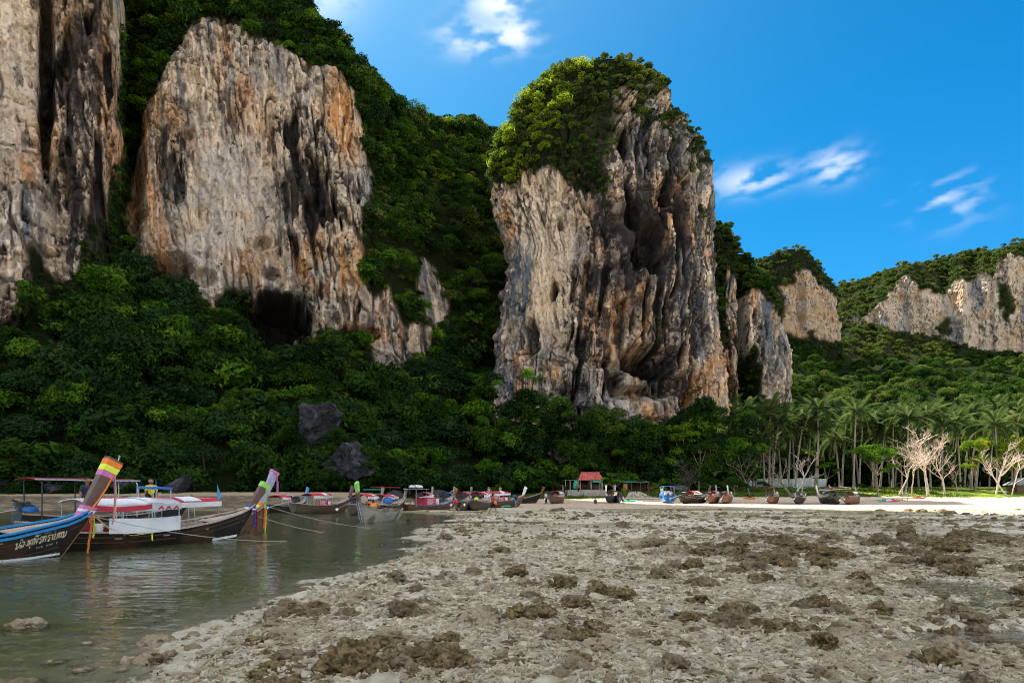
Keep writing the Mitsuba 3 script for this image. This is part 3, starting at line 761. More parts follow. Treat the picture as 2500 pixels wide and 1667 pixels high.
for nm, fn in (('coral_rock', coral_col), ('coral_dark', coral_dark_col)):
    scene[nm] = {'type': 'twosided', 'bsdf': {'type': 'bumpmap', 'tex': mikit.proc(coral_bump, eps=.012), 'scale': .10, 'bsdf': {'type': 'diffuse', 'reflectance': mikit.proc(fn)}}}


def rock_mesh(sub, seed, flat=.7, pit=1.0, clip=-.28):
    m = trimesh.creation.icosphere(subdivisions=sub)
    v = np.array(m.vertices)
    q = v * 1.0 + seed * 7.3
    h = 1 + (nfbm(q * 1.3, 3, seed) - .5) * .9 + (nfbm(q * 3.2, 3, seed + 1) - .5) * .55 * pit
    cav = np.clip(nfbm(q * 3.0 + 40, 2, seed + 2) - .56, 0, 1)
    h = h - cav * 1.7 * pit + (nfbm(q * 8, 2, seed + 3) - .5) * .18 * pit
    v = v * h[:, None] * np.array([1, .85, flat])
    v[:, 2] = np.maximum(v[:, 2], clip)
    return trimesh.Trimesh(v, m.faces, process=False)


ROCKS = [mikit.ply(rock_mesh(4, 11 + 3 * i, .62 + .09 * (i % 4)), 'coral_rock', 35) for i in range(8)]
ROCK_BIG = mikit.ply(rock_mesh(5, 57, .85, 1.3), 'coral_dark', 35)
ROCKS_D = [mikit.ply(rock_mesh(4, 111 + 3 * i, .7 + .09 * (i % 3), 1.25), 'coral_dark', 35) for i in range(6)]


def put_rock(d, px, py, wpx, label, group=None, name='coral_rock', rz=0.0, sz=1.0):
    p = ground_at(px, py, -.02)
    p[2] = max(float(ground_z(p[0], p[1], False)), WATER_Z - .04)
    r = wpx / 2 / F * p[1]
    k = thing(name, label, 'rock', group)
    obj(None, d, None, k, M=TRS(p, rz, (r, r, r * sz)))


NAMED = [(850, 1640, 150, 'largest dark lumpy coral rock low in front, right of the muddy channel', 1.15, ROCK_BIG), (706, 1478, 84, 'dark brown pitted coral rock standing at the water edge', .9, None),
         (992, 1508, 84, 'upright brown coral rock above the pale mud, next beyond the largest dark lump', 1.1, None), (2102, 1452, 92, 'rounded brown boulder alone on the pale rubble on the right', .85, None),
         (2008, 1588, 84, 'knobbly brown coral rock nearest the dark tide pool', 1.0, None), (2170, 1622, 80, 'smooth tan rock below the dark tide pool', .75, None),
         (1602, 1590, 72, 'tilted brown coral rock in the middle of the front rubble', .9, None), (1374, 1556, 70, 'mossy coral rock at the right end of a brown clump', .9, None),
         (1310, 1515, 110, 'wide brown coral clump with a lumpy top', .65, None), (1706, 1478, 60, 'small brown rock beyond the blue litter', .9, None),
         (2290, 1382, 100, 'broad dark mound of coral on the right, second row', .7, None), (2330, 1352, 90, 'grey-brown cone of rubble right of the dark mound', .7, None),
         (1950, 1345, 110, 'ochre crusted coral block leaning up in the dark row', .7, None), (2030, 1362, 120, 'long dark coral block beside the ochre crusted one', .55, None),
         (65, 1508, 100, 'low pale rock breaking the water on the left', .5, None), (50, 1640, 90, 'pale rock in the shallows at the lower left corner', .5, None), (130, 1590, 60, 'flat pale rock in the shallows above the left corner', .4, None), (380, 1470, 44, 'small pale rock awash in the channel before the boats', .5, None), (225, 1655, 110, 'pale coral heap rising from shallow water in the left corner', .45, None),
         (585, 1545, 52, 'pale smooth rock at the edge of the shallow water', .8, None), (930, 1590, 84, 'dark hollowed coral rock left of the largest lump', .8, None)]
for i, (px, py, w, lab, sz, d) in enumerate(NAMED):
    put_rock(d or (ROCKS[i % 8] if 'pale' in lab or 'tan' in lab else ROCKS_D[i % 6]), px, py, w, lab, rz=i * 1.7, sz=sz)

cand = []
rr_ = np.random.default_rng(31)
while len(cand) < 5200:
    Y = 5.2 * (78 / 5.2) ** rr_.random()
    X = (rr_.random() * 2 - 1) * .80 * Y
    d = X - float(shore_x(Y))
    if d < -3.2 * rr_.random() ** 2 or (Y > 72 and X > -12) or (d < .3 and rr_.random() > .35):
        continue
    dens = float(N2(X / 3.0, Y / 3.0, 3, 221))
    dens2 = float(N2(X / 9 + 5, Y / 6, 3, 222))
    right = ss(14, 17, Y) * ss(30, 24, Y) * ss(2, 6, X)
    if rr_.random() > ss(.42, .66, dens) * .8 + ss(.45, .62, dens2) * .5 + right * .45 + .06 - .10 * (Y < 12):
        continue
    s = .042 * (1 + rr_.pareto(2.5)) * (1 + .9 * right) * (.7 + Y / 40)
    cand.append((X, Y, min(s, .20 + .15 * right + Y * .006)))
cand.sort(key=lambda q: -q[2] / q[1])
for i, (X, Y, s) in enumerate(cand[:262]):
    dark = rr_.random() < .3
    depth = 'in the near rubble' if Y < 8 else 'on the pale rubble' if Y < 13 else 'in the middle brown rock field' if Y < 32 else 'in the dark belt below the beach'
    q = X / Y
    where = 'close to the water edge' if X - float(shore_x(Y)) < 2.5 else 'straight ahead' if q < .15 else 'right of the middle' if q < .42 else 'towards the right edge'
    lab = ('dark brown spongy' if dark else 'greyish brown pitted') + f' coral rock {depth}, {where}'
    k = thing('coral_rock', lab, 'rock', lab)
    obj(None, ROCKS_D[i % 6] if dark else ROCKS[i % 8], None, k, M=TRS((X, Y, max(float(ground_z(X, Y, False)), WATER_Z - .04)), rr_.random() * 6.3, (s, s * (.8 + .4 * rr_.random()), s * (.6 + .5 * rr_.random()))))
SMALL = [rock_mesh(2, 90 + i, .7, .8) for i in range(6)]
sv, sf, n = [], [], 0
for i, (X, Y, s) in enumerate(cand[262:]):
    m = SMALL[i % 6]
    M = TRS((X, Y, max(float(ground_z(X, Y, False)), WATER_Z - .03)), rr_.random() * 6.3, (s, s * (.7 + .6 * rr_.random()), s * (.5 + .5 * rr_.random())))
    sv.append(np.asarray(m.vertices) @ M[:3, :3].T + M[:3, 3]); sf.append(m.faces + n); n += len(m.vertices)
struct('coral_rubble', trimesh.Trimesh(np.vstack(sv), np.vstack(sf), process=False), 'coral_rock', 35, 'stuff', 'small brown coral stones strewn over the tidal flat', 'rubble')

# stones of the rubble, each a few centimetres to a hand across
STONES = [rock_mesh(1, 190 + i, .65, .9) for i in range(8)]
for i, m in enumerate(STONES):
    scene[f'stone_shape_{i}'] = {'type': 'shapegroup', 'stone': mikit.ply(m, 'coral_finger' if i < 4 else 'coral_rock' if i < 6 else 'coral_dark')}
ns = 15000
sY = 4.9 * (60 / 4.9) ** rr_.random(ns)
sX = (rr_.random(ns) * 2 - 1) * .80 * sY
ok = (sX > shore_x(sY) - .3) & (N2(sX / 1.6, sY / 1.6, 3, 241) + rr_.random(ns) * .3 > .56)
sX, sY = sX[ok], sY[ok]
sZ = ground_z(sX, sY, False)
sS = (.014 + .015 * rr_.pareto(3.2, len(sX))) * (.75 + sY / 13)
for i in range(len(sX)):
    s = min(sS[i], .3)
    scene[f'coral_stones__{i + 1:05d}'] = {'type': 'instance', 'g': {'type': 'ref', 'id': f'stone_shape_{int(rr_.random() ** 1.3 * 8)}'},
                                          'to_world': T(TRS((sX[i], sY[i], sZ[i] + .02), rr_.random() * 6.3, (s * (.9 + .8 * rr_.random()), s, s * (.6 + .5 * rr_.random())), rr_.random() - .5))}
labels['coral_stones'] = {'kind': 'stuff', 'label': 'small broken coral stones covering the tidal flat', 'category': 'rubble'}

# broken coral fingers in the near rubble: short bent sticks
scene['coral_finger'] = {'type': 'twosided', 'bsdf': {'type': 'diffuse', 'reflectance': mikit.proc(lambda p, n, uv: mikit.mix(mi.Color3f(.53, .49, .37), mi.Color3f(.27, .235, .155), mikit.noise(p.x * 13, p.y * 13, p.z * 3)))}}
nf_ = 42000
fY = 4.8 * (26 / 4.8) ** rr_.random(nf_)
fX = (rr_.random(nf_) * 2 - 1) * .82 * fY
ok = (fX > shore_x(fY) + .2) & (N2(fX / 2.2, fY / 2.2, 3, 231) + rr_.random(nf_) * .25 > .44)
fX, fY = fX[ok], fY[ok]
fZ = ground_z(fX, fY)
L = (.022 + .05 * rr_.random(len(fX))) * (.8 + fY / 22)
W = L * (.16 + .14 * rr_.random(len(fX)))
a = rr_.random(len(fX)) * 6.3
tilt = (rr_.random(len(fX)) - .5) * .9
ax = np.stack([np.cos(a) * np.cos(tilt), np.sin(a) * np.cos(tilt), np.sin(tilt)], -1)
side = np.stack([-np.sin(a), np.cos(a), a * 0], -1)
up = np.cross(ax, side)
c0 = np.stack([fX, fY, fZ + W * .6], -1)
bend = (rr_.random(len(fX)) - .5)[:, None] * L[:, None] * .5
V = []
for t, k in ((-1, .8), (.1, 1.0), (1, .55)):
    for q in range(4):
        e = math.cos(q * math.pi / 2 + .7) * side + math.sin(q * math.pi / 2 + .7) * up
        V.append(c0 + ax * (t * L)[:, None] + side * bend * (1 if t == .1 else 0) + e * (W * k)[:, None])
V = np.stack(V, 1)
fl = [[i * 4 + j, i * 4 + (j + 1) % 4, (i + 1) * 4 + (j + 1) % 4] for i in range(2) for j in range(4)] + [[i * 4 + j, (i + 1) * 4 + (j + 1) % 4, (i + 1) * 4 + j] for i in range(2) for j in range(4)] \
    + [[0, 2, 1], [0, 3, 2], [8, 9, 10], [8, 10, 11]]
struct('coral_fragments', trimesh.Trimesh(V.reshape(-1, 3), (np.array(fl)[None] + (np.arange(len(V)) * 12)[:, None, None]).reshape(-1, 3), process=False), 'coral_finger', False, 'stuff',
       'broken finger coral littering the pale rubble', 'rubble')

# ---------------------------------------------------------------- jungle
def crown(seed, puffs, leaves, leaf, flat=.8, open_=.0):
    """A crown of radius about 1: clumps of single leaves through an uneven dome, with gaps between the clumps."""
    r = np.random.default_rng(seed)
    out = []
    for i in range(puffs):
        a, h = r.random() * 2 * np.pi, r.random() ** .8 * 1.25 - .3
        rad = math.sqrt(max(0, 1 - min(abs(h), .98) ** 2)) * (.50 + .22 * r.random())
        c = np.array([math.cos(a) * rad, math.sin(a) * rad, h * .62 * flat])
        pr = (.24 + .2 * r.random()) * (1 - open_ * .3)
        n = int(leaves * (pr / .34) ** 2)
        d = r.normal(size=(n, 3))
        d[:, 2] = d[:, 2] * .9 + .35
        d /= np.linalg.norm(d, axis=1, keepdims=True)
        p = c + d * np.array([1, 1, .72]) * pr * (.62 + .42 * r.random((n, 1)))
        nn = d + r.normal(size=(n, 3)) * .55 + [0, 0, .35]
        nn /= np.linalg.norm(nn, axis=1, keepdims=True)
        t = np.cross(nn, r.normal(size=(n, 3)))
        t /= np.linalg.norm(t, axis=1, keepdims=True) + 1e-9
        b = np.cross(nn, t)
        s = leaf * (.6 + .8 * r.random((n, 1)))
        out.append(np.stack([p - t * s, p + b * s * .5 , p + t * s * 1.1, p - b * s * .5], 1))
    q = np.concatenate(out)
    f = np.array([[0, 1, 2], [0, 2, 3]])
    return trimesh.Trimesh(q.reshape(-1, 3), (f[None] + (np.arange(len(q)) * 4)[:, None, None]).reshape(-1, 3), process=False)


CROWN_BIG = [crown(500 + i, 24, 46, .08, .8 + .1 * (i % 3)) for i in range(6)]
CROWN_MID = [crown(520 + i, 17, 40, .105, .85) for i in range(6)]
CROWN_LOW = [crown(540 + i, 12, 22, .15, .9) for i in range(5)]
CROWN_THIN = [crown(560 + i, 15, 20, .12, .8, .3) for i in range(5)]
CROWN_MIX = CROWN_BIG + CROWN_MID[:3] + CROWN_THIN[:3] + [crown(580 + i, 30, 26, .055, .7, .4) for i in range(3)]
jr = np.random.default_rng(77)
placed = []          # (position, radius, squash, zone, bsdf, mesh)


def scatter(P, mask, n, r0, r1, zone, bsdf, meshes, lift=.35, out=.3, squash=(.75, 1.05), jitter=0.0):
    """Crowns over the cells of a surface grid P where mask holds, even over its area."""
    A = np.linalg.norm(np.cross(P[1:, :-1] - P[:-1, :-1], P[:-1, 1:] - P[:-1, :-1]), axis=-1) * mask[:-1, :-1]
    c = np.cumsum(A.ravel())
    idx = np.searchsorted(c, jr.random(n) * c[-1])
    i, j = np.unravel_index(np.minimum(idx, A.size - 1), A.shape)
    for k in range(n):
        p = P[i[k], j[k]].copy()
        r = r0 + (r1 - r0) * jr.random() ** 1.8
        p += np.array([0, -out, lift]) * r + jr.normal(size=3) * jitter * r
        placed.append((p, r, squash[0] + (squash[1] - squash[0]) * jr.random(), zone, bsdf if isinstance(bsdf, str) else bsdf[int(jr.random() * len(bsdf))], meshes))


visible = (UU > -40) & (VV > -60) & top_ok
vegM = (soft(ROCKM, 1.5) < .3) & visible
below = ZZ < zb[None] + 1
J = ['jungle_leaf', 'jungle_leaf', 'deep_leaf', 'fresh_leaf']
scatter(MASS_P, vegM & below & (ZZ > 1.5) & (UU < 960) & (cave < .3) & (ZZ < zb[None] - 5), 560, 1.4, 5.4, 'slope', J + ['deep_leaf', 'jungle_leaf'], CROWN_MIX, .28, .35, (.7, 1.2))
scatter(MASS_P, vegM & below & (UU < 960) & (cave < .2) & (ZZ > zb[None] - 9), 260, .7, 1.9, 'slope_top', J, CROWN_MID, .15, .25)
scatter(MASS_P, vegM & below & (ZZ > 1.5) & (UU >= 960), 300, 1.3, 4.8, 'slope_mid', J + ['deep_leaf'], CROWN_MIX, .30, .35)
scatter(MASS_P, vegM & ~below & (UU > 870), 860, 1.1, 4.2, 'gully', J + ['hill_leaf'], CROWN_MIX, .3, .3)
scatter(MASS_P, vegM & ~below & (UU >= 318) & (UU <= 890), 420, 1.0, 3.3, 'top', J, CROWN_MID, .3, .3)
scatter(MASS_P, vegM & ~below & (UU < 345) & (UU > 180), 240, .6, 1.8, 'chimney', J, CROWN_LOW, .1, .3)
edge = (np.abs(gaussian_filter(ROCKM.astype(float), 6) - .32) < .2) & visible & ~below
scatter(MASS_P, edge, 300, .35, .95, 'edge', J, CROWN_LOW, -.2, .2, (1.0, 1.7))
sun_edge = vegM & ~below & (UU > 1010) & (VV < 420)
scatter(MASS_P, sun_edge, 90, 1.2, 2.8, 'gully_top', 'bright_leaf', CROWN_THIN, .7, .1)  # sunlight on the saddle put into the lighter leaf colour
ridge_band = top_ok & (HZ - (ZZ - H) * F / Ygrid < ridge_v[None] + 26) & (UU > 735)
scatter(MASS_P, ridge_band, 150, 1.2, 2.6, 'skyline', J, CROWN_MID, .55, 0)

P, N_, veg = BODIES['cliff200']
pu = 1250 + P[..., 0] / P[..., 1] * F
pv = HZ - (P[..., 2] - H) / P[..., 1] * F
leftish = ss(1480, 1330, pu + (pv - 250) * .5) > .5
scatter(P, (veg > .6) & leftish, 380, .8, 2.4, 'tower_left', ['bright_leaf', 'bright_leaf', 'hill_leaf'], CROWN_THIN, .5, .15)  # left side takes the lighter leaf colour for its sunlit look
scatter(P, (veg > .6) & ~leftish, 330, .5, 1.5, 'tower_top', ['hill_leaf', 'hill_leaf', 'jungle_leaf'], CROWN_MID, .3, .3)
scatter(P, (np.abs(gaussian_filter(veg, 3) - .35) < .2) & (pv < 540), 150, .35, .9, 'tower_edge', 'hill_leaf', CROWN_LOW, -.1, .2, (1, 1.6))
P, N_, veg = BODIES['cliff300']
scatter(P, veg > .55, 330, .8, 1.9, 'buttress', ['jungle_leaf', 'hill_leaf'], CROWN_MID, .25, .3)
P, N_, veg = BODIES['cliff400']
scatter(P, (veg > .5) & (P[..., 2] > 70), 330, 1.6, 3.6, 'far_tower', 'hill_leaf', CROWN_LOW, .3, .4)
vegR = ~rockR & okr.reshape(ru.shape) & (ru < 2620) & (rv_ < 900)
scatter(RP, vegR, 1100, 1.6, 3.7, 'far_ridge', 'hill_leaf', CROWN_LOW, .35, .3)
gv_ = HZ - (GP[..., 2] - H) / GP[..., 1] * F
inG = (gu > 1860) & (gu < 2560)
scatter(GP, inG & (GP[..., 1] > 270), 1000, 2.0, 5.6, 'valley', ['jungle_leaf', 'hill_leaf', 'jungle_leaf'], CROWN_MID, .8, .2, (.9, 1.3))
scatter(GP, inG & (GP[..., 1] <= 285) & (GP[..., 1] > 200), 420, 1.4, 4.0, 'valley_low', ['hill_leaf', 'jungle_leaf', 'bright_leaf'], CROWN_MID, .4, .2, (.6, .9))
scatter(GP, (gu > 1600) & (gu < 2600) & (GP[..., 1] <= 205), 190, 2.0, 4.4, 'grove_back', 'jungle_leaf', CROWN_MID, .7, .2)

for i in range(190):                                            # tall trees closing the view behind the grove, lower to the right
    u = 1690 + 870 * jr.random()
    vt = I3(u, [1690, 1760, 1900, 1950, 2050, 2560], [965, 985, 985, 960, 975, 985])
    Y = 186 + 14 * jr.random()
    placed.append((at(u, vt + 30 + (1180 - vt) * jr.random() ** 1.3, Y), 2.0 + 2.4 * jr.random(), .9, 'grove_back', 'jungle_leaf' if jr.random() < .6 else 'deep_leaf', CROWN_MID))
# scrub rooted in cracks of the faces
scatter(MASS_P, ROCKM & visible & ~below & (N2(UU / 24, VV / 40, 3, 301) > .60), 90, .25, .7, 'scrub', ['hill_leaf', 'jungle_leaf'], CROWN_LOW, 0, .1, (.9, 1.5))
P, N_, veg = BODIES['cliff200']
scatter(P, (veg < .2) & (N2(P[..., 0] / 5, P[..., 2] / 8, 3, 302) > .60) & (P[..., 2] > 20), 110, .25, .7, 'scrub', ['hill_leaf', 'jungle_leaf'], CROWN_LOW, 0, .1, (.9, 1.5))
# trees standing against the foot of the tower
for i in range(260):
    u = 1150 + 690 * jr.random()
    vt = I3(u, [1150, 1200, 1260, 1320, 1400, 1480, 1560, 1640, 1700, 1740, 1840], [925, 905, 895, 905, 1010, 1000, 1020, 1010, 975, 985, 1010])
    v = vt + (1165 - vt) * jr.random() + 18
    Y = 138 + 6 * jr.random()
    r = 1.3 + 3.0 * jr.random() ** 1.6
    placed.append((at(u, v, Y), r, .8 + .3 * jr.random(), 'tower_foot', J[int(jr.random() * 4)], CROWN_BIG))

big = sorted(range(len(placed)), key=lambda i: -placed[i][1] / placed[i][0][1])
LAB = {'slope': ('jungle tree on the dark slope under the left cliff', 'jungle trees under the left cliff'), 'slope_mid': ('jungle tree on the dark slope between the two cliffs', 'jungle trees between the cliffs'),
       'tower_foot': ('jungle tree against the foot of the middle tower', 'jungle trees at the tower foot'), 'valley': ('forest tree on the valley slope below the far cliffs', 'trees of the far valley'),
       'gully': ('jungle tree in the steep gully beside the left cliff', 'jungle trees in the gully'), 'top': ('jungle tree along the wooded brow of the left cliff', 'trees on the left cliff brow'),
       'tower_left': ('sunlit yellow-green tree on the left shoulder of the middle tower', 'sunlit trees on the tower shoulder'), 'tower_top': ('small tree on the green cap of the middle tower', 'trees on the tower cap'),
       'gully_top': ('sunlit tree on the saddle left of the middle tower', 'sunlit saddle trees'), 'skyline': ('tree on the skyline above the gully', 'skyline trees'), 'grove_back': ('dark tree behind the coconut palms', 'dark trees behind the palms'),
       'valley_low': ('low tree on the bright foot of the far valley', 'low trees of the far valley')}
single, mass = set(), {}
count = 0
for i in big:
    if count < 225 and placed[i][3] in LAB:
        single.add(i); count += 1
cache = {}
for i in range(len(placed)):
    p, r, sq, zone, bsdf, meshes = placed[i]
    k = int(jr.random() * len(meshes))
    M = TRS(p, jr.random() * 6.3, (r * (.85 + .3 * jr.random()), r * (.85 + .3 * jr.random()), r * sq))
    if i in single:
        key = (id(meshes[k]), bsdf)
        if key not in cache:
            cache[key] = mikit.ply(meshes[k], bsdf)
        tone = {'jungle_leaf': 'green', 'deep_leaf': 'dark bluish-green', 'fresh_leaf': 'fresh light green', 'bright_leaf': 'yellow-green', 'hill_leaf': 'olive-green'}[bsdf]
        u_, v_ = 1250 + p[0] / p[1] * F, HZ - (p[2] - H) / p[1] * F
        if zone in ('slope', 'slope_mid'):
            lab = f'{tone} jungle tree ' + ('low on' if v_ > 1010 else 'halfway up' if v_ > 860 else 'high on') + ' the slope ' + ('above the nearest prow' if u_ < 330 else 'above the green-capped prow' if u_ < 700 else 'above the moored boats' if u_ < 1000 else 'left of the middle tower')
            grp = lab
        else:
            lab, grp = (LAB[zone][0].replace('jungle tree', tone + ' jungle tree'), LAB[zone][1] + ', ' + tone)
        t = thing('jungle_tree', lab, 'tree', grp)
        obj('crown', cache[key], None, t, M=M)
        if zone in ('slope', 'slope_mid', 'tower_foot') and p[2] < 9:
            g = float(ground_z(p[0], p[1] + 1, False))
            obj('trunk', tube([(p[0] + .4, p[1] + .8, g - .3), (p[0] + .2, p[1] + .6, (g + p[2]) / 2), (p[0], p[1], p[2] + r * .3)], [.28, .2, .1], 6), 'dark_bark', t)
    else:
        mass.setdefault((zone, bsdf), []).append((meshes[k], M))
ZONE_LABEL = {'slope': 'dense dark jungle covering the slope under the left cliff', 'gully': 'jungle filling the steep gully left of the tower', 'far_ridge': 'forest over the far ridge on the right',
              'far_tower': 'forest on the small far tower', 'valley': 'forest on the valley slope below the far cliffs', 'scrub': 'small scrub rooted in cracks of the cliff faces', 'slope_top': 'bushes where the jungle meets the left cliffs', 'tower_top': 'bushes over the cap of the middle tower', 'tower_left': 'sunlit bushes on the tower shoulder',
              'top': 'forest along the brow of the left cliff', 'chimney': 'creepers in the black cleft between the left cliffs', 'buttress': 'bushes on the buttresses right of the tower'}
shapes, fol = {}, {}
for (zone, bsdf), lst in mass.items():
    if zone not in fol:
        fol[zone] = key_of('jungle_foliage')
        labels[fol[zone]] = {'kind': 'stuff', 'label': ZONE_LABEL.get(zone, 'jungle foliage massed on the rock and slopes'), 'category': 'jungle'}
    for m, M in lst:
        sk = (id(m), bsdf)
        if sk not in shapes:
            shapes[sk] = f'crown_shape_{len(shapes)}'
            scene[shapes[sk]] = {'type': 'shapegroup', 'crown': mikit.ply(m, bsdf)}
        mass_n = mass_n + 1 if 'mass_n' in globals() else 1
        scene[f'{fol[zone]}__{mass_n:05d}'] = {'type': 'instance', 'g': {'type': 'ref', 'id': shapes[sk]}, 'to_world': T(M)}
print('crowns', len(placed), 'mass tris', sum(len(m.faces) for l in mass.values() for m, _ in l), 'singles', len(single))

# ---------------------------------------------------------------- coconut grove
def on_ground(u, Y):
    X = (u - 1250) / F * Y
    return np.array([X, Y, float(ground_z(X, Y, False))])


def frond_mesh(seed, L=1.0, droop=.55):
    """One coconut frond along +x: an arching midrib with two rows of narrow drooping leaflets."""
    r = np.random.default_rng(seed)
    t = np.linspace(0, 1, 9)
    rib = np.stack([t * (1 - .12 * droop * t), t * 0, .30 * t - droop * 1.05 * t ** 2.1], -1) * L
    tri = []
    for i in range(28):
        s = .10 + .88 * i / 27
        c = np.array([I3(s, t, rib[:, k]) for k in range(3)])
        ln = .30 * math.sin(math.pi * min(.98, (s * .86 + .12))) ** .6 * L * (.85 + .3 * r.random())
        for side in (-1, 1):
            d = np.array([.62, side * .75, -.34 - .3 * r.random()])
            d /= np.linalg.norm(d)
            w = np.array([.027, 0, .004]) * L
            tri.append([c - w, c + w, c + d * ln])
    v = np.array(tri).reshape(-1, 3)
    leaf = trimesh.Trimesh(v, np.arange(len(v)).reshape(-1, 3), process=False)
    return join([tube(rib, np.linspace(.014, .004, 9) * L, 3, False), leaf])


FRONDS = [mikit.ply(frond_mesh(700 + i, 1.0, .35 + .14 * i), 'palm_leaf') for i in range(5)]
FROND_M = [frond_mesh(700 + i, 1.0, .35 + .14 * i) for i in range(5)]
pr_ = np.random.default_rng(5)


def frond_places(c, L, n):
    out = []
    for i in range(n):
        h = i / (n - 1)
        k = int(min(4, h * 4.99))
        out.append((k, TRS(c, i * 2.39996 + pr_.random() * .4, L * (.85 + .3 * pr_.random()), 0, -1.15 + 1.55 * h + .2 * pr_.random())))
    return out


def palm(u, v, Y, ub, label, group=None, parts=True, L=5.0, n=20):
    b = on_ground(ub, Y)
    c = at(u, v, Y + .5)
    k = thing('coconut_palm', label, 'palm tree', group)
    h = c[2] - b[2]
    pts = [b + (c - b) * t + np.array([(c[0] - b[0]) * .35 * math.sin(math.pi * t) * (1 if ub < u else -1) * 0 + (ub - u) * .012 * math.sin(math.pi * t), 0, 0]) for t in np.linspace(0, 1, 7)]
    obj('trunk', tube(pts, np.linspace(.24, .13, 7), 7), 'palm_bark', k)
    fp = frond_places(c, L, n)
    if parts:
        for q, M in fp:
            obj('frond', FRONDS[q], None, k, M=M)
    else:
        obj('crown', join([moved(FROND_M[q], M) for q, M in fp]), 'palm_leaf', k)
    nuts = [moved(trimesh.creation.icosphere(subdivisions=1, radius=.16), TRS(c + np.array([math.cos(a) * .3, math.sin(a) * .3, -.35]))) for a in (0, 1.6, 3.1, 4.6)]
    if parts:
        obj('coconuts', join(nuts), 'coconut', k)


speck('palm_bark', (.25, .22, .19), .35, 3.0, .85, (1, 1, 3))
plain('coconut', (.16, .15, .05), .6)
PALMS = [(1753, 1035, 1760), (1792, 1066, 1795), (1812, 1027, 1806), (1852, 1018, 1846), (1863, 1077, 1866), (1901, 1035, 1885), (1962, 1027, 1942), (2002, 1050, 1990), (2066, 1035, 2056), (2106, 1035, 2098),
         (2038, 1073, 2050), (2137, 1024, 2132), (2218, 1024, 2214), (2262, 1018, 2272), (2302, 1035, 2300), (2335, 1030, 2345), (2384, 1042, 2372), (2430, 1040, 2436), (1724, 1024, 1730), (1932, 1044, 1925),
         (2485, 1036, 2478), (1998, 1000, 1996), (2181, 1028, 2180), (1780, 1008, 1778), (1880, 1004, 1878), (2090, 1006, 2084), (2160, 1052, 2150)]
for i, (u, v, ub) in enumerate(PALMS):
    if u == 2430:
        lab, g = 'tallest sunlit coconut palm above the white bare trees on the right', None
    elif u == 1863:
        lab, g = 'low coconut palm with drooping fronds left of the forked bare tree', None
    elif u == 1792:
        lab, g = 'coconut palm with drooping fronds behind the round dark bush', None
    else:
        lab = ('tall' if v < 1030 else 'medium') + ' coconut palm in the front grove, ' + ('left of the forked bare tree' if u < 1890 else 'between the forked bare tree and the flat-topped tree' if u < 2090 else 'behind the white bare trees' if u < 2350 else 'at the right end')
        g = lab
    palm(u, v, 150 + 9 * pr_.random() if u != 2430 else 141, ub, lab, g)
for i in range(34):
    u = 1700 + 830 * pr_.random()
    palm(u, 1002 + 75 * pr_.random(), 160 + 24 * pr_.random(), u + 46 * (pr_.random() - .5), 'coconut palm in the shaded back rows of the grove', 'coconut palms in the back rows', False)


# ---------------------------------------------------------------- bare and leafy trees on the lawn
def limbs(base, top, r0, seed, spread=.5, levels=3, n=5, flat=0.0):
    """A forked skeleton from base to top; returns its tubes and its tips."""
    r = np.random.default_rng(seed)
    parts, tips = [], []

    def grow(p, d, L, rad, lev):
        pts, q, dd = [p], p.copy(), d.copy()
        for i in range(4):
            dd = dd + r.normal(size=3) * .16 + [0, 0, -.04 * flat]
            dd /= np.linalg.norm(dd)
            q = q + dd * L / 4
            pts.append(q.copy())
        parts.append(tube(pts, np.linspace(rad, rad * .45, 5), 4 if lev else 7, False))
        if lev >= levels:
            tips.append(q)
            return
        for i in range(n if lev == 0 else 4):
            s = (.35 if lev else .5) + (.65 if lev else .5) * (i + 1) / (n if lev == 0 else 4)
            b = pts[min(4, int(s * 4))]
            a = r.random() * 2 * np.pi
            side = np.array([math.cos(a), math.sin(a) * .8, .25 + .5 * r.random() - .3 * flat])
            nd = dd * (1 - spread) + side * spread * 1.3
            nd /= np.linalg.norm(nd)
            grow(b, nd, L * (.62 + .15 * r.random()) * (.8 if lev == 0 else .72), max(rad * .46, .016), lev + 1)
    d = np.asarray(top, float) - base
    L = np.linalg.norm(d)
    grow(np.asarray(base, float), d / L, L * .68, r0, 0)
    return parts, tips


def bare_tree(ub, Y, u, v, r0, seed, label, mat='dead_wood', name='bare_tree', **kw):
    r0 = r0 * .72
    b = on_ground(ub, Y) - [0, 0, .2]
    parts, tips = limbs(b, at(u, v, Y), r0, seed, **kw)
    k = thing(name, label, 'tree')
    obj('trunk', parts[0], mat, k)
    obj('branches', join(parts[1:]), mat, k)


bare_tree(2194, 133, 2190, 1066, .22, 3, 'slim white bare tree with two tiers of twigs beside the flat green tree', spread=.6, n=6, flat=.5)
bare_tree(2226, 133, 2248, 1085, .18, 8, 'thin curved white bare tree left of the widest bare tree', spread=.4, n=4)
bare_tree(2266, 132, 2268, 1054, .42, 11, 'widest white bare tree with a broad net of twigs', spread=.62, n=8, levels=4)
bare_tree(2306, 132, 2318, 1090, .26, 15, 'white bare tree right of the widest one, twigs reaching right', spread=.6, n=6)
bare_tree(2338, 134, 2350, 1130, .15, 19, 'small brownish bare tree bending right, among the white trunks', 'bark', spread=.6, n=5)
bare_tree(2462, 131, 2412, 1108, .26, 21, 'white bare trunk leaning left in front of the sunlit green trees', spread=.55, n=5)
bare_tree(2432, 134, 2428, 1076, .26, 24, 'tall straight pale trunk in front of the sunlit green trees', spread=.55, n=6)
bare_tree(2470, 131, 2486, 1106, .18, 26, 'pale bare trunk leaning right at the edge of the picture', spread=.55, n=4)
bare_tree(1936, 128, 1880, 1130, .34, 31, 'left arm of the grey forked bare tree at the lawn edge', 'bark', spread=.5, n=4)
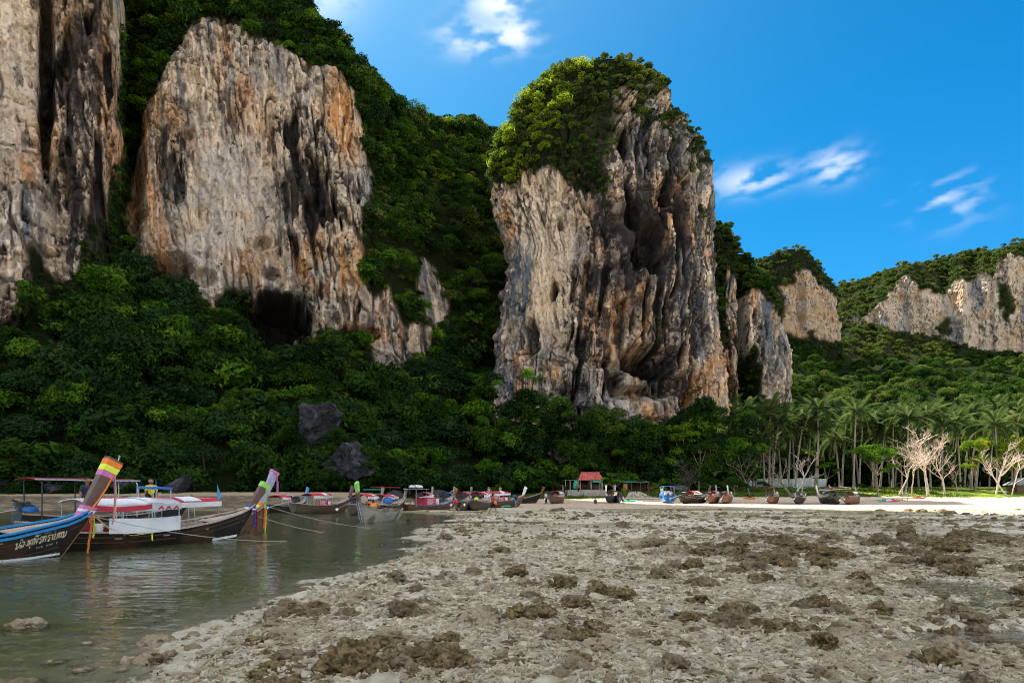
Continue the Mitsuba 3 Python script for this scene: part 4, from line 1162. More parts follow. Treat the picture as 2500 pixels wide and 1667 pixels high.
bare_tree(1936, 128.4, 1988, 1118, .34, 33, 'right arm of the pale forked bare tree at the lawn edge', spread=.5, n=4)
bare_tree(1832, 132, 1818, 1112, .17, 35, 'slender pale bare tree right of the round dark bush', 'bark', spread=.5, n=5)  # darker bark colour stands in for the shade on this tree
bare_tree(1682, 130, 1690, 1128, .3, 41, 'wide leafless brown tree in front of the low blue hut', 'dark_bark', spread=.7, n=9, levels=4, flat=.3)
bare_tree(1838, 152, 1834, 1086, .2, 43, 'grey leafless tree deep among the palm trunks', 'bark', spread=.65, n=8, levels=4)


def leafy(ub, Y, blobs, r0, label, bsdf, name='tree', group=None, meshes=CROWN_BIG, trunk='bark'):
    """A trunk with limbs to each leaf mass; blobs: (u, v, radius in photo pixels, squash)."""
    k = thing(name, label, 'tree' if 'tree' in name else 'bush', group)
    b = on_ground(ub, Y) - [0, 0, .2]
    ms, tr = [], []
    c0 = np.mean([at(q[0], q[1], Y) for q in blobs], 0)
    fork = b + (c0 - b) * .55
    tr.append(tube([b, b + (fork - b) * .5 + [.1, 0, 0], fork], [r0, r0 * .85, r0 * .7], 7))
    for (u, v, pr, sq) in blobs:
        r = pr / F * Y
        p = at(u, v, Y + jr.normal() * r * .3)
        tr.append(tube([fork, (fork + p) / 2 + jr.normal(size=3) * r * .1, p], [r0 * .6, r0 * .35, r0 * .12], 5))
        ms.append(moved(meshes[int(jr.random() * len(meshes))], TRS(p, jr.random() * 6.3, (r, r, r * sq))))
    obj('trunk', join(tr), trunk, k)
    obj('crown', join(ms), bsdf, k)


leafy(2143, 131, [(2085, 1105, 24, .6), (2110, 1100, 28, .7), (2140, 1102, 30, .8), (2165, 1110, 26, .8), (2130, 1122, 26, .9), (2120, 1112, 24, .8), (2180, 1140, 18, .7), (2160, 1150, 15, .6)], .2,
      'flat-topped green tree spreading left beside the slim white bare tree', 'fresh_leaf')
leafy(2200, 140, [(2200, 1112, 34, .9), (2230, 1125, 28, .8), (2180, 1120, 26, .8)], .2, 'dense dark green tree behind the white bare trunks', 'jungle_leaf')
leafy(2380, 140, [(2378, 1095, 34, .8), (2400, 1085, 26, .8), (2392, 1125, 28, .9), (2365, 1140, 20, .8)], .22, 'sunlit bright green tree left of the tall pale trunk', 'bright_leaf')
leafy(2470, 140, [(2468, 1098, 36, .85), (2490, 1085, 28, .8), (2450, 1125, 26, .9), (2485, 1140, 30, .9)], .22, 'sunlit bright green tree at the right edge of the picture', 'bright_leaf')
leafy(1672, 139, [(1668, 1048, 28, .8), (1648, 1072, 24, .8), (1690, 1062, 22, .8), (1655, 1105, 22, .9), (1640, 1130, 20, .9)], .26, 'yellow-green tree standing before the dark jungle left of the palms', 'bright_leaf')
leafy(1705, 138, [(1702, 1070, 28, .9), (1725, 1092, 26, .9), (1690, 1100, 26, .9), (1735, 1120, 22, .9)], .22, 'dark green tree between the yellow-green tree and the first palms', 'jungle_leaf')
leafy(1498, 126, [(1490, 1160, 17, .5), (1512, 1158, 15, .45), (1478, 1170, 14, .5), (1504, 1176, 18, .5), (1525, 1170, 12, .5), (1486, 1184, 15, .5)], .14,
      'tiered light green tree in front of the red-roofed pavilion', 'fresh_leaf', meshes=CROWN_MID)
leafy(1450, 144, [(1448, 1132, 20, .9), (1462, 1146, 16, .9), (1436, 1146, 15, .9)], .2, 'round green tree rising behind the red roof', 'jungle_leaf')
leafy(1558, 146, [(1550, 1070, 30, .9), (1575, 1090, 30, .9), (1540, 1100, 26, .9), (1565, 1120, 26, .9)], .25, 'tall green tree above the green shed roof', 'jungle_leaf')
leafy(1470, 141, [(1462, 1010, 34, .9), (1500, 1020, 36, .9), (1480, 1050, 36, .9), (1440, 1050, 30, .9)], .3, 'tall olive tree directly under the foot of the middle tower', 'hill_leaf')
leafy(2010, 138, [(2010, 1140, 18, .6), (2030, 1134, 16, .6), (2045, 1150, 14, .6)], .12, 'small bright green tree right of the forked bare tree', 'fresh_leaf', meshes=CROWN_MID)
leafy(1790, 130, [(1775, 1184, 18, .8), (1800, 1180, 20, .8), (1788, 1178, 20, .9), (1818, 1188, 14, .8)], .1, 'round dark bush at the lawn edge before the palms', 'jungle_leaf', 'bush')
leafy(1612, 128, [(1600, 1188, 14, .9), (1618, 1194, 13, .8), (1606, 1202, 14, .8)], .06, 'green bush beside the pale ramp to the beach', 'bright_leaf', 'bush', meshes=CROWN_MID)
leafy(1526, 125, [(1524, 1196, 8, .9), (1531, 1200, 8, .9)], .05, 'small green bush on the left of the pale ramp', 'bright_leaf', 'bush', meshes=CROWN_MID)
for (u, v, r, Y) in [(1655, 1180, 16, 136), (1720, 1186, 14, 134), (1745, 1180, 14, 136), (1860, 1182, 14, 140), (2100, 1186, 12, 142), (2330, 1180, 14, 142), (1365, 1190, 14, 132), (1345, 1184, 16, 134), (1320, 1178, 18, 132)]:
    leafy(u, Y, [(u, v, r, .8), (u + r, v + 3, r * .8, .8)], .06, 'low green bush among the palms and huts behind the beach', 'jungle_leaf', 'bush', 'low bushes behind the beach', CROWN_MID)

# the dim wood behind the grove: hides the bare ground between the trunks
vs, fs, n = [], [], 0
for i in range(210):
    u = 1520 + 1060 * jr.random()
    Y = 168 + 26 * jr.random()
    r = 1.4 + 2.4 * jr.random()
    m = CROWN_MID[int(jr.random() * 6)]
    b = on_ground(u, Y)
    M = TRS(b + [0, 0, r * .6 + 6 * jr.random() ** 1.5], jr.random() * 6, (r, r, r))
    vs.append(np.asarray(m.vertices) @ M[:3, :3].T + M[:3, 3]); fs.append(m.faces + n); n += len(m.vertices)
struct('undergrowth', trimesh.Trimesh(np.vstack(vs), np.vstack(fs), process=False), 'jungle_leaf', False, 'stuff', 'dim undergrowth between the palm trunks', 'undergrowth')

# grass: blades in tufts over the lawn
ng = 26000
gx_, gy_ = (jr.random(ng) * 150 - 62), 100 + 62 * jr.random(ng)
ok = (gy_ > lawn_edge(gx_) - .6) & (np.abs(gx_ / gy_) < .82) & (jr.random(ng) < 1.25 - .5 * N2(gx_ / 4, gy_ / 4, 2, 251))
gx_, gy_ = gx_[ok], gy_[ok]
gz_ = ground_z(gx_, gy_, False)
hh = .10 + .22 * jr.random(len(gx_)) * N2(gx_ / 3, gy_ / 3, 2, 252) * 2
aa = jr.random(len(gx_)) * 6.3
ww = .14
c = np.stack([gx_, gy_, gz_ - .02], -1)
dx = np.stack([np.cos(aa) * ww, np.sin(aa) * ww, aa * 0], -1)
tip = c + np.stack([jr.normal(size=len(aa)) * .1, jr.normal(size=len(aa)) * .1, hh], -1)
v = np.stack([c - dx, c + dx, tip, c - dx[:, [1, 0, 2]] * [1, -1, 1], c + dx[:, [1, 0, 2]] * [1, -1, 1], tip + [.05, .04, .03]], 1).reshape(-1, 3)
leaf_bsdf('grass_blade', (.05, .10, .015), (.10, .16, .025), (.17, .21, .04), .6, 4.0)
struct('grass', trimesh.Trimesh(v, np.arange(len(v)).reshape(-1, 3), process=False), 'grass_blade', False, 'stuff', 'tufted green grass on the bank behind the beach', 'grass')

# boulders at the foot of the jungle
speck('dark_stone', (.022, .025, .030), .7, 2.2, .8, dirt=(.06, .064, .072))
for (u, v, w, h_, Y, lab) in [(775, 1040, 96, 104, 114, 'dark blue-grey boulder bare among the trees of the left slope'), (860, 1138, 70, 80, 106, 'grey root-draped boulder at the foot of the left slope'),
                              (445, 1186, 56, 40, 97, 'grey boulder at the foot of the jungle behind the long boats'), (20, 1188, 80, 40, 96, 'brown boulder under the jungle at the left edge'),
                              (150, 1190, 80, 34, 97, 'dark boulder under the jungle behind the nearest prow'), (300, 1190, 70, 30, 97, 'low dark boulder under the jungle left of the yellow shirt')]:
    p = at(u, v, Y)
    br = np.random.default_rng(int(u) + 5)
    m = trimesh.convex.convex_hull(br.normal(size=(22, 3)) * [.62, .55, .7])
    m = m.subdivide_to_size(.16, max_iter=8)
    q_ = np.array(m.vertices)
    m = trimesh.Trimesh(q_ * (1 + (nfbm(q_ * 2.2 + u, 3, 4) - .5) * .5 - np.clip(.05 - np.abs(nfbm(q_ * 1.6 - u, 3, 6) - .5), 0, 1) * 2.2)[:, None], m.faces, process=False)
    for q in range(16 if w > 60 else 3):                         # ferns and bushes crowd its foot and crown
        a = br.random() * 6.28
        r = w * (.2 + .2 * br.random()) / F * Y * (1 if w > 60 else .6)
        e = np.array([math.cos(a) * .62, -.35 * (math.sin(a) < .2), math.sin(a) * .62 - .08])
        M = TRS(p + e * np.array([w, w, h_]) / F * Y, q, (r, r, r * .8))
        scene[f'boulder_ferns__{len(scene):05d}'] = {'type': 'instance', 'g': {'type': 'ref', 'id': 'crown_shape_0'}, 'to_world': T(M)}
    k = thing('boulder', lab, 'boulder')
    obj(None, m, 'dark_stone', k, 25, TRS(p, 1.0, (w / 2 / F * Y, w / 2 / F * Y, h_ / 2 / F * Y * 1.1)))

labels['boulder_ferns'] = {'kind': 'stuff', 'label': 'ferns and bushes crowding the feet of the boulders', 'category': 'undergrowth'}

# ---------------------------------------------------------------- buildings behind the beach
speck('red_roof', (.50, .12, .10), .2, 2.0, .6, dirt=(.36, .10, .085))
speck('green_roof', (.04, .22, .17), .2, 1.0, .6, dirt=(.10, .16, .14))
speck('grey_roof', (.16, .20, .20), .2, 1.0, .6)
plain('teal_tarp', (.02, .30, .25), .6)
speck('post_wood', (.36, .32, .28), .25, 3.0, .8)
speck('dark_wood', (.10, .065, .04), .35, 3.0, .7)
speck('orange_wall', (.42, .20, .09), .2, 1.0, .8)
speck('pale_wall', (.42, .50, .55), .25, .7, .8, dirt=(.26, .29, .30))
plain('black_gap', (.012, .012, .012), .9, specular=.05)
speck('path_sand', (.40, .35, .28), .15, .6, .9)
speck('concrete', (.36, .33, .29), .2, 1.5, .85)


def roof_strips(k, x0, x1, y0, z0, y1, z1, x0t, x1t, mat, n, name='roof_sheet', parent='roof'):
    """Corrugated roof sheets side by side, each its own piece, from the eave (y0, z0) to the ridge (y1, z1)."""
    roof = f'{k}__{parent}'
    for i in range(n):
        a0, a1 = x0 + (x1 - x0) * i / n, x0 + (x1 - x0) * (i + .94) / n
        b0, b1 = x0t + (x1t - x0t) * i / n, x0t + (x1t - x0t) * (i + .94) / n
        v, m = [], 4
        for s in range(m + 1):
            w = .05 * (s % 2)
            t = s / m
            v += [(a0 + (a1 - a0) * t, y0, z0 + w), (b0 + (b1 - b0) * t, y1, z1 + w), (a0 + (a1 - a0) * t, y0, z0 + w - .05), (b0 + (b1 - b0) * t, y1, z1 + w - .05)]
        f = []
        for s in range(m):
            a = s * 4
            f += [[a, a + 4, a + 5], [a, a + 5, a + 1], [a + 2, a + 7, a + 6], [a + 2, a + 3, a + 7], [a, a + 2, a + 6], [a, a + 6, a + 4]]
        obj(name, trimesh.Trimesh(np.array(v), np.array(f), process=False), mat, roof)


def local(u, Y, z=None):
    p = on_ground(u, Y)
    if z is not None:
        p[2] = z
    return p


# red-roofed open pavilion on a terrace
k = thing('pavilion', 'open pavilion with a steep red roof on a low terrace behind the beach', 'pavilion')
Yp = 133.0
X = lambda u: (u - 1250) / F * Yp
Zz = lambda v: H + (HZ - v) / F * Yp
g = Zz(1196)
obj('terrace', box(X(1384), X(1476), Yp - 1.5, Yp + 4, g - 1.6, g), 'concrete', k)
obj('terrace_step', box(X(1424), X(1440), Yp - 2.1, Yp - 1.5, g - 1.6, g - .35), 'concrete', k)
for u in (1417, 1443, 1470):
    for dy in (0, 3.4):
        obj('post', box(X(u) - .09, X(u) + .09, Yp + dy - .09, Yp + dy + .09, g, Zz(1170)), 'post_wood', k)
roof_strips(k, X(1411), X(1474), Yp - .6, Zz(1172), Yp + 1.7, Zz(1153), X(1421), X(1466), 'red_roof', 9)
roof_strips(k, X(1474), X(1411), Yp + 4.0, Zz(1172), Yp + 1.72, Zz(1153), X(1466), X(1421), 'red_roof', 9)
obj('ridge_cap', box(X(1420), X(1467), Yp + 1.6, Yp + 1.82, Zz(1153) + .03, Zz(1153) + .14), 'red_roof', k)
for e, (ua, ub) in enumerate(((1411, 1421), (1474, 1466))):
    obj('gable', trimesh.Trimesh([[X(ua) , Yp - .55, Zz(1172)], [X(ua), Yp + 3.95, Zz(1172)], [X(ub), Yp + 1.7, Zz(1153)]], [[0, 1, 2]], process=False), 'dark_wood', k)
obj('back_wall', box(X(1420), X(1468), Yp + 3.2, Yp + 3.35, g, g + 1.1), 'dark_wood', k)
obj('table', join([box(X(1425), X(1436), Yp + 1, Yp + 1.8, g + .7, g + .76)] + [box(X(1425) + a, X(1425) + a + .06, Yp + b, Yp + b + .06, g, g + .7) for a in (0, .75) for b in (1, 1.7)]), 'dark_wood', k)
k = thing('awning', 'thin grey lean-to roof on posts left of the red-roofed pavilion', 'awning')
obj('roof', box(X(1376), X(1415), Yp - 1.2, Yp + 2.6, Zz(1172) - .05, Zz(1172) + .03), 'grey_roof', k)
for u in (1380, 1391, 1410):
    obj('post', box(X(u) - .06, X(u) + .06, Yp - 1.0, Yp - .88, g - .9, Zz(1172) - .05), 'post_wood', k)
solo('tarp', box(X(1446), X(1466), Yp - .9, Yp - .5, Zz(1178), Zz(1173.5)), 'teal_tarp', 'teal tarp strip hanging under the red roof', 'tarp')
m = trimesh.creation.icosphere(subdivisions=3)
v = np.array(m.vertices); v *= [1, .5, 1]; v[:, 2] = np.maximum(v[:, 2], -.6)
solo('umbrella', moved(trimesh.Trimesh(v, m.faces, process=False), TRS((X(1404), Yp - 1.3, Zz(1186)), 0, (.5, .5, 1.0))), 'teal_tarp', 'folded dark green parasol at the left end of the pavilion', 'parasol')
# green-roofed shed with parked scooters
k = thing('shed', 'open shed with a green and grey roof right of the pavilion', 'shed')
Yp = 138.0
g = float(ground_z(X(1560), Yp, False))
roof_strips(k, X(1520), X(1552), Yp - 1, Zz(1178), Yp + 2.5, Zz(1168), X(1518), X(1550), 'green_roof', 5)
roof_strips(k, X(1552), X(1584), Yp - 1, Zz(1178), Yp + 2.5, Zz(1167), X(1548), X(1572), 'grey_roof', 5)
for u in (1522, 1540, 1562, 1582):
    obj('post', box(X(u) - .07, X(u) + .07, Yp - .9, Yp - .76, g - .3, Zz(1178)), 'dark_wood', k)
obj('back_wall', box(X(1520), X(1584), Yp + 2.6, Yp + 2.75, g - .3, Zz(1170)), 'dark_wood', k)
obj('side_wall', box(X(1520), X(1530), Yp - .7, Yp - .55, g - .3, g + 1.6), 'orange_wall', k)
k = thing('hut', 'small orange hut with a steep green roof behind the shed', 'hut')
Yp = 143.0
g = float(ground_z(X(1588), Yp, False))
obj('wall', box(X(1580), X(1598), Yp, Yp + 2.5, g - .3, Zz(1172)), 'orange_wall', k)
obj('window', box(X(1588), X(1593), Yp - .05, Yp - .004, Zz(1184), Zz(1177)), 'black_gap', k)
obj('roof', trimesh.Trimesh([[X(1576), Yp - .5, Zz(1174)], [X(1592), Yp - .5, Zz(1157)], [X(1601), Yp - .5, Zz(1172)], [X(1576), Yp + 3, Zz(1174)], [X(1592), Yp + 3, Zz(1157)], [X(1601), Yp + 3, Zz(1172)]],
                            [[0, 2, 1], [3, 4, 5], [0, 1, 4], [0, 4, 3], [1, 2, 5], [1, 5, 4], [0, 3, 5], [0, 5, 2]], process=False), 'green_roof', k)
k = thing('hut', 'low blue-grey hut half hidden behind the leafless brown tree', 'hut')
Yp = 142.0
g = float(ground_z(X(1670), Yp, False))
obj('wall', box(X(1646), X(1684), Yp, Yp + 3, g - .3, Zz(1172)), 'pale_wall', k)
obj('roof', box(X(1640), X(1690), Yp - .8, Yp + 3.4, Zz(1171), Zz(1169)), 'grey_roof', k)
obj('door', box(X(1668), X(1675), Yp - .05, Yp - .004, g - .2, Zz(1178)), 'black_gap', k)
k = thing('wall', 'long pale blue-grey wall behind the palm trunks', 'wall')
for i in range(9):
    a, b = 1695 + i * 36, 1695 + i * 36 + 35
    obj('wall_panel', box((a - 1250) / F * 158, (b - 1250) / F * 158, 158, 158.12, 2.6, 5.2 + .15 * (i % 2)), 'pale_wall', k)
k = thing('hut', 'dark thatched hut under the trees at the right edge', 'hut')
Yp = 136.0
g = float(ground_z(X(2492), Yp, False))
obj('wall', box(X(2484), X(2520), Yp, Yp + 3, g - .3, Zz(1182)), 'dark_wood', k)
obj('roof', trimesh.Trimesh([[X(2478), Yp - .6, Zz(1184)], [X(2526), Yp - .6, Zz(1184)], [X(2526), Yp + 1.6, Zz(1166)], [X(2496), Yp + 1.6, Zz(1166)], [X(2478), Yp + 3.6, Zz(1184)], [X(2526), Yp + 3.6, Zz(1184)]],
                            [[0, 1, 2], [0, 2, 3], [0, 3, 4], [4, 3, 2], [4, 2, 5]], process=False), 'grey_roof', k)
# pale ramp
rp = []
for t in np.linspace(0, 1, 12):
    Y = 124 + 14 * t
    for q in (0, .25, .5, .75, 1):
        u = (1526 + 10 * t) + ((1592 - 40 * t + 26) - (1526 + 10 * t)) * q * (1 - .35 * t)
        x = (u - 1250) / F * Y
        rp.append((x, Y, float(ground_z(x, Y, False)) + .10))
struct('path', trimesh.Trimesh(rp, grid_faces(12, 5), process=False), 'path_sand')
# sign on a post
k = thing('sign', 'small white and blue sign on a post beside the blue speedboat', 'sign')
p = on_ground(1615, 118)
obj('post', tube([p - [0, 0, .2], p + [0, 0, 1.9]], .045, 6), 'white_paint', k)
obj('board', box(p[0] - .26, p[0] + .26, p[1] - .06, p[1] - .03, p[2] + 1.45, p[2] + 2.1), 'white_paint', k)
obj('stripe', box(p[0] - .2, p[0] + .2, p[1] - .075, p[1] - .064, p[2] + 1.55, p[2] + 1.78), 'sky_blue_paint', k)
# volleyball posts and net
Yp = 121
k = thing('volleyball_net', 'sagging white volleyball net between two thin posts on the sand', 'net')
a, b = on_ground(2204, Yp - 4), on_ground(2217, Yp - 14)
obj('post', tube([a - [0, 0, .2], a + [-.2, 0, 2.7]], .05, 6), 'post_wood', k)
obj('post', tube([b - [0, 0, .2], b + [-.35, 0, 2.6]], .05, 6), 'post_wood', k)
pts = [a + [-.2, 0, 2.3] + (b - a + [-.15, 0, -.1]) * t - [0, 0, .9 * math.sin(math.pi * t)] for t in np.linspace(0, 1, 9)]
obj('net', join([tube([q - [0, 0, d] for q in pts], .02, 4) for d in (0, .25, .5)]), 'white_paint', k)
# fallen logs on the lawn
for (u0, v0, u1, v1, lab) in [(1998, 1197, 2080, 1194, 'long fallen pale log lying on the lawn'), (2022, 1186, 2044, 1197, 'short bare limb rising from the fallen log'), (2050, 1188, 2078, 1191, 'thin dead branch lying behind the fallen log')]:
    Yl = 131
    pts = [at(u0 + (u1 - u0) * t, v0 + (v1 - v0) * t, Yl) for t in np.linspace(0, 1, 6)]
    for q in pts:
        q[2] = max(q[2], float(ground_z(q[0], q[1], False)) + .05)
    solo('log', tube(pts + np.random.default_rng(int(u0)).normal(size=(6, 3)) * [.05, .1, .06], np.linspace(.16, .06, 6), 6), 'dead_wood', lab, 'log')

# ---------------------------------------------------------------- longtail boats
speck('hull_dark', (.014, .010, .009), .5, 2.0, .4, (1, 1, 5), .4, dirt=(.05, .024, .012))
speck('hull_brown', (.12, .06, .032), .4, 2.0, .5, (1, 1, 5), .4, dirt=(.10, .05, .03))
speck('hull_grey', (.30, .27, .22), .4, 2.5, .8, (1, 1, 5), .2, dirt=(.13, .115, .09))
speck('hull_black', (.018, .016, .015), .5, 2.0, .5, (1, 1, 5), .4, dirt=(.06, .05, .04))
speck('deck_wood', (.40, .33, .27), .35, 3.0, .75, (2, 2, 1), .2, dirt=(.25, .20, .165))
speck('inner_wood', (.26, .20, .155), .35, 3.0, .8)
speck('stem_wood', (.26, .14, .05), .4, 4.0, .45)
speck('prow_wood', (.13, .085, .075), .3, 5.0, .5)
plain('blue_rail', (.02, .22, .50), .4)
speck('white_cloth', (.66, .68, .70), .12, 2.0, .8, dirt=(.46, .47, .50))
speck('red_cloth', (.50, .035, .06), .2, 1.5, .8, dirt=(.38, .05, .07))
plain('lavender', (.36, .34, .50), .6)
plain('orange_ribbon', (.85, .22, .03), .7)
plain('yellow_ribbon', (.72, .80, .08), .7)
plain('pink_ribbon', (.55, .18, .42), .7)
plain('green_ribbon', (.30, .62, .14), .7)
plain('red_ribbon', (.40, .02, .03), .7)
plain('blue_ribbon', (.05, .09, .42), .7)
plain('steel', (.50, .50, .50), .35, metallic=.9)
plain('engine_black', (.035, .035, .038), .45)
plain('rope_fibre', (.42, .38, .30), .9)
plain('red_dark', (.20, .03, .03), .8)
plain('teal_paint', (.03, .36, .33), .5)
plain('blue_tarp', (.03, .14, .42), .6)
plain('orange_vest', (.75, .24, .04), .8)
plain('letter_cream', (.58, .52, .36), .6)
plain('black_tarp', (.03, .03, .032), .7)

XS = np.array([-8.5, -7.8, -7, -6, -5, -4, -3, -2.3, -1.6, -1.0, -.5, -.2, 0, .2, .4, .6, .78, .9])


def prof(x, L, kind, B):
    q = np.asarray(x, float)
    q = np.where(q < 0, q * 8.5 / L, q)
    if kind == 's':
        return I3(q, [-8.5, -7, -5, -3, -1.5, 0, .5, .9], [.80, .66, .57, .62, .78, 1.06, 1.22, 1.42])
    if kind == 'b':
        return B / 2 * I3(q, [-8.5, -7, -5, -3, -1.5, -.5, 0, .5, .9], [.60, .82, 1, .94, .70, .45, .33, .19, .07])
    return I3(q, [-8.5, -8, -1.2, -.4, 0, .9], [-.02, -.30, -.35, -.2, 0, 1.22])


def hull_mesh(L, B, lap=0.0, nq=9):
    xs = np.where(XS < 0, XS * L / 8.5, XS)
    q = np.linspace(0, 1, nq)

    def shell(sh, floor):
        rows = []
        for x in xs:
            s, b, k = (float(prof(x, L, c, B)) for c in 'sbk')
            b = max(b - sh, .015)
            y = b * q ** .55
            z = k + (s - k) * q ** 1.45
            if floor:
                z = np.maximum(z, np.minimum(k + .16 + .0 * z, s - .02))
            if lap:                                             # lapped strakes
                y = y + lap * ((np.arange(nq) % 2) - .5) * (q > .15)
            rows.append(np.concatenate([np.stack([x + 0 * y, -y[::-1], z[::-1]], -1), np.stack([x + 0 * y, y, z], -1)[1:]]))
        return np.array(rows)
    o, i = shell(0, False), shell(.055, True)
    n, m = o.shape[:2]
    fo = grid_faces(n, m)
    v = np.vstack([o.reshape(-1, 3), i.reshape(-1, 3)])
    f = [fo[:, ::-1], fo + n * m]
    N = n * m
    rim = []
    for r in range(n - 1):
        for c, fl in ((0, 1), (m - 1, 0)):
            a, b = r * m + c, (r + 1) * m + c
            rim += [[a, b, N + b], [a, N + b, N + a]] if fl else [[a, N + b, b], [a, N + a, N + b]]
    for c in range(m - 1):                                      # transom
        rim += [[c, c + 1, N + c + 1], [c, N + c + 1, N + c]]
    tr = [[0, c, c + 1] for c in range(1, m - 1)]
    f += [np.array(rim), np.array(tr)]
    return trimesh.Trimesh(v, np.vstack(f), process=False)


def strip_along(x0, x1, L, B, side, dz, out, w, h, n=26):
    """A rail of w by h along the sheer on one side."""
    x = np.linspace(x0, x1, n)
    b, s = prof(x, L, 'b', B) + out, prof(x, L, 's', B) + dz
    c = np.stack([x, side * b, s], -1)
    v = []
    for (a, d) in ((-.5, -.5), (.5, -.5), (.5, .5), (-.5, .5)):
        v.append(c + np.array([0, a * w, d * h]))
    v = np.stack(v, 1).reshape(-1, 3)
    f = []
    for i in range(n - 1):
        for k in range(4):
            a, b_ = i * 4 + k, i * 4 + (k + 1) % 4
            f += [[a, b_, b_ + 4], [a, b_ + 4, a + 4]]
    f += [[0, 2, 1], [0, 3, 2], [(n - 1) * 4, (n - 1) * 4 + 1, (n - 1) * 4 + 2], [(n - 1) * 4, (n - 1) * 4 + 2, (n - 1) * 4 + 3]]
    return trimesh.Trimesh(v, np.array(f), process=False)


def blade(z0, z1, t0=0.0, t1=1.0, base=(.62, 1.12), tip=(1.62, 2.9), w0=.26, w1=.40, th0=.12, th1=.22, grow=0.0, n=5):
    """The tall prow from base to tip (x, z), or the band of it between t0 and t1, grown outward for a wrapped cloth."""
    v = []
    for t in np.linspace(t0, t1, n):
        x = base[0] + (tip[0] - base[0]) * t ** 1.05
        z = base[1] + (tip[1] - base[1]) * t
        w, th = w0 + (w1 - w0) * t + grow, th0 + (th1 - th0) * t + grow
        sl = .18 + .30 * t
        for a, b in ((-.5, -.5), (.5, -.5), (.5, .5), (-.5, .5)):
            v.append((x + a * w, b * th, z - a * w * sl))
    f = []
    for i in range(n - 1):
        for k in range(4):
            a, b_ = i * 4 + k, i * 4 + (k + 1) % 4
            f += [[a, b_, b_ + 4], [a, b_ + 4, a + 4]]
    f += [[0, 2, 1], [0, 3, 2], [(n - 1) * 4, (n - 1) * 4 + 1, (n - 1) * 4 + 2], [(n - 1) * 4, (n - 1) * 4 + 2, (n - 1) * 4 + 3]]
    return trimesh.Trimesh(np.array(v), np.array(f), process=False)


def ribbon(pts, w, across=(0, 1, 0), th=.006):
    p = np.asarray(pts, float)
    t = np.linspace(0, 1, 14)
    s = np.linspace(0, 1, len(p))
    p = np.stack([I3(t, s, p[:, k]) for k in range(3)], -1)
    p = p + np.sin(np.arange(14) * 1.9)[:, None] * np.array([.012, .012, 0])
    a = np.asarray(across, float) * w / 2
    o = np.cross(np.gradient(p, axis=0), across)
    o /= np.linalg.norm(o, axis=1, keepdims=True) + 1e-9
    v = np.stack([p - a, p + a, p + a + o * th, p - a + o * th], 1).reshape(-1, 3)
    f = []
    for i in range(13):
        for k in range(4):
            x, y = i * 4 + k, i * 4 + (k + 1) % 4
            f += [[x, y, y + 4], [x, y + 4, x + 4]]
    return trimesh.Trimesh(v, np.array(f), process=False)


def arch_sheet(x0, x1, half, z, rise, n=8, th=.03, sag=.0, seed=1):
    y = np.linspace(-half, half, n)
    x = np.linspace(x0, x1, 9)
    xx, yy = np.meshgrid(x, y, indexing='ij')
    zz = z + rise * (1 - (yy / half) ** 2) - sag * np.abs(np.sin((xx - x0) / (x1 - x0) * np.pi * 3)) + (N2(xx * 1.6, yy * 1.6, 2, seed) - .5) * .07
    top = np.stack([xx, yy, zz], -1).reshape(-1, 3)
    f = grid_faces(9, n)
    k = len(top)
    ed = [i * n for i in range(9)] + [8 * n + j for j in range(1, n)] + [i * n + n - 1 for i in range(7, -1, -1)] + [j for j in range(n - 2, 0, -1)]
    side = []
    for a, b in zip(ed, ed[1:] + ed[:1]):
        side += [[a, b, b + k], [a, b + k, a + k]]
    return trimesh.Trimesh(np.vstack([top, top - [0, 0, th]]), np.vstack([f, f[:, ::-1] + k, side]), process=False)


def engine_parts(k, M, x, z, L=1.0, mat='engine_black'):
    blk = join([moved(trimesh.creation.box((.62, .40, .36)), TRS((x, 0, z + .25))), moved(trimesh.creation.cylinder(.15, .5, sections=10), TRS((x + .1, 0, z + .5), 0, 1, math.pi / 2)),
                moved(trimesh.creation.box((.3, .3, .2)), TRS((x - .25, .03, z + .52))), moved(trimesh.creation.cylinder(.2, .14, sections=12), TRS((x + .34, 0, z + .28), 0, 1, 0, math.pi / 2)),
                tube([(x - .1, .2, z + .4), (x - .15, .34, z + .65), (x - .4, .34, z + .7)], .045, 6)])
    e = obj('engine', blk, mat, k, M=M)
    obj('engine_post', tube([(x, 0, z - .35), (x, 0, z + .1)], .06, 6), 'steel', k, M=M)
    obj('propeller_shaft', tube([(x - .3, 0, z + .2), (x - 1.4 * L, .1, z + .02), (x - 3.0 * L, .25, z - .35)], [.035, .03, .025], 6), 'steel', k, M=M)
    px_, pz = x - 3.05 * L, z - .36
    obj('propeller', join([moved(trimesh.creation.box((.03, .26, .09)), TRS((px_, .25, pz), 0, 1, a, .3)) for a in (0, math.pi / 2)]), 'steel', k, M=M)
    obj('tiller', tube([(x + .3, 0, z + .4), (x + 1.1, .05, z + .62)], .022, 5), 'steel', k, M=M)


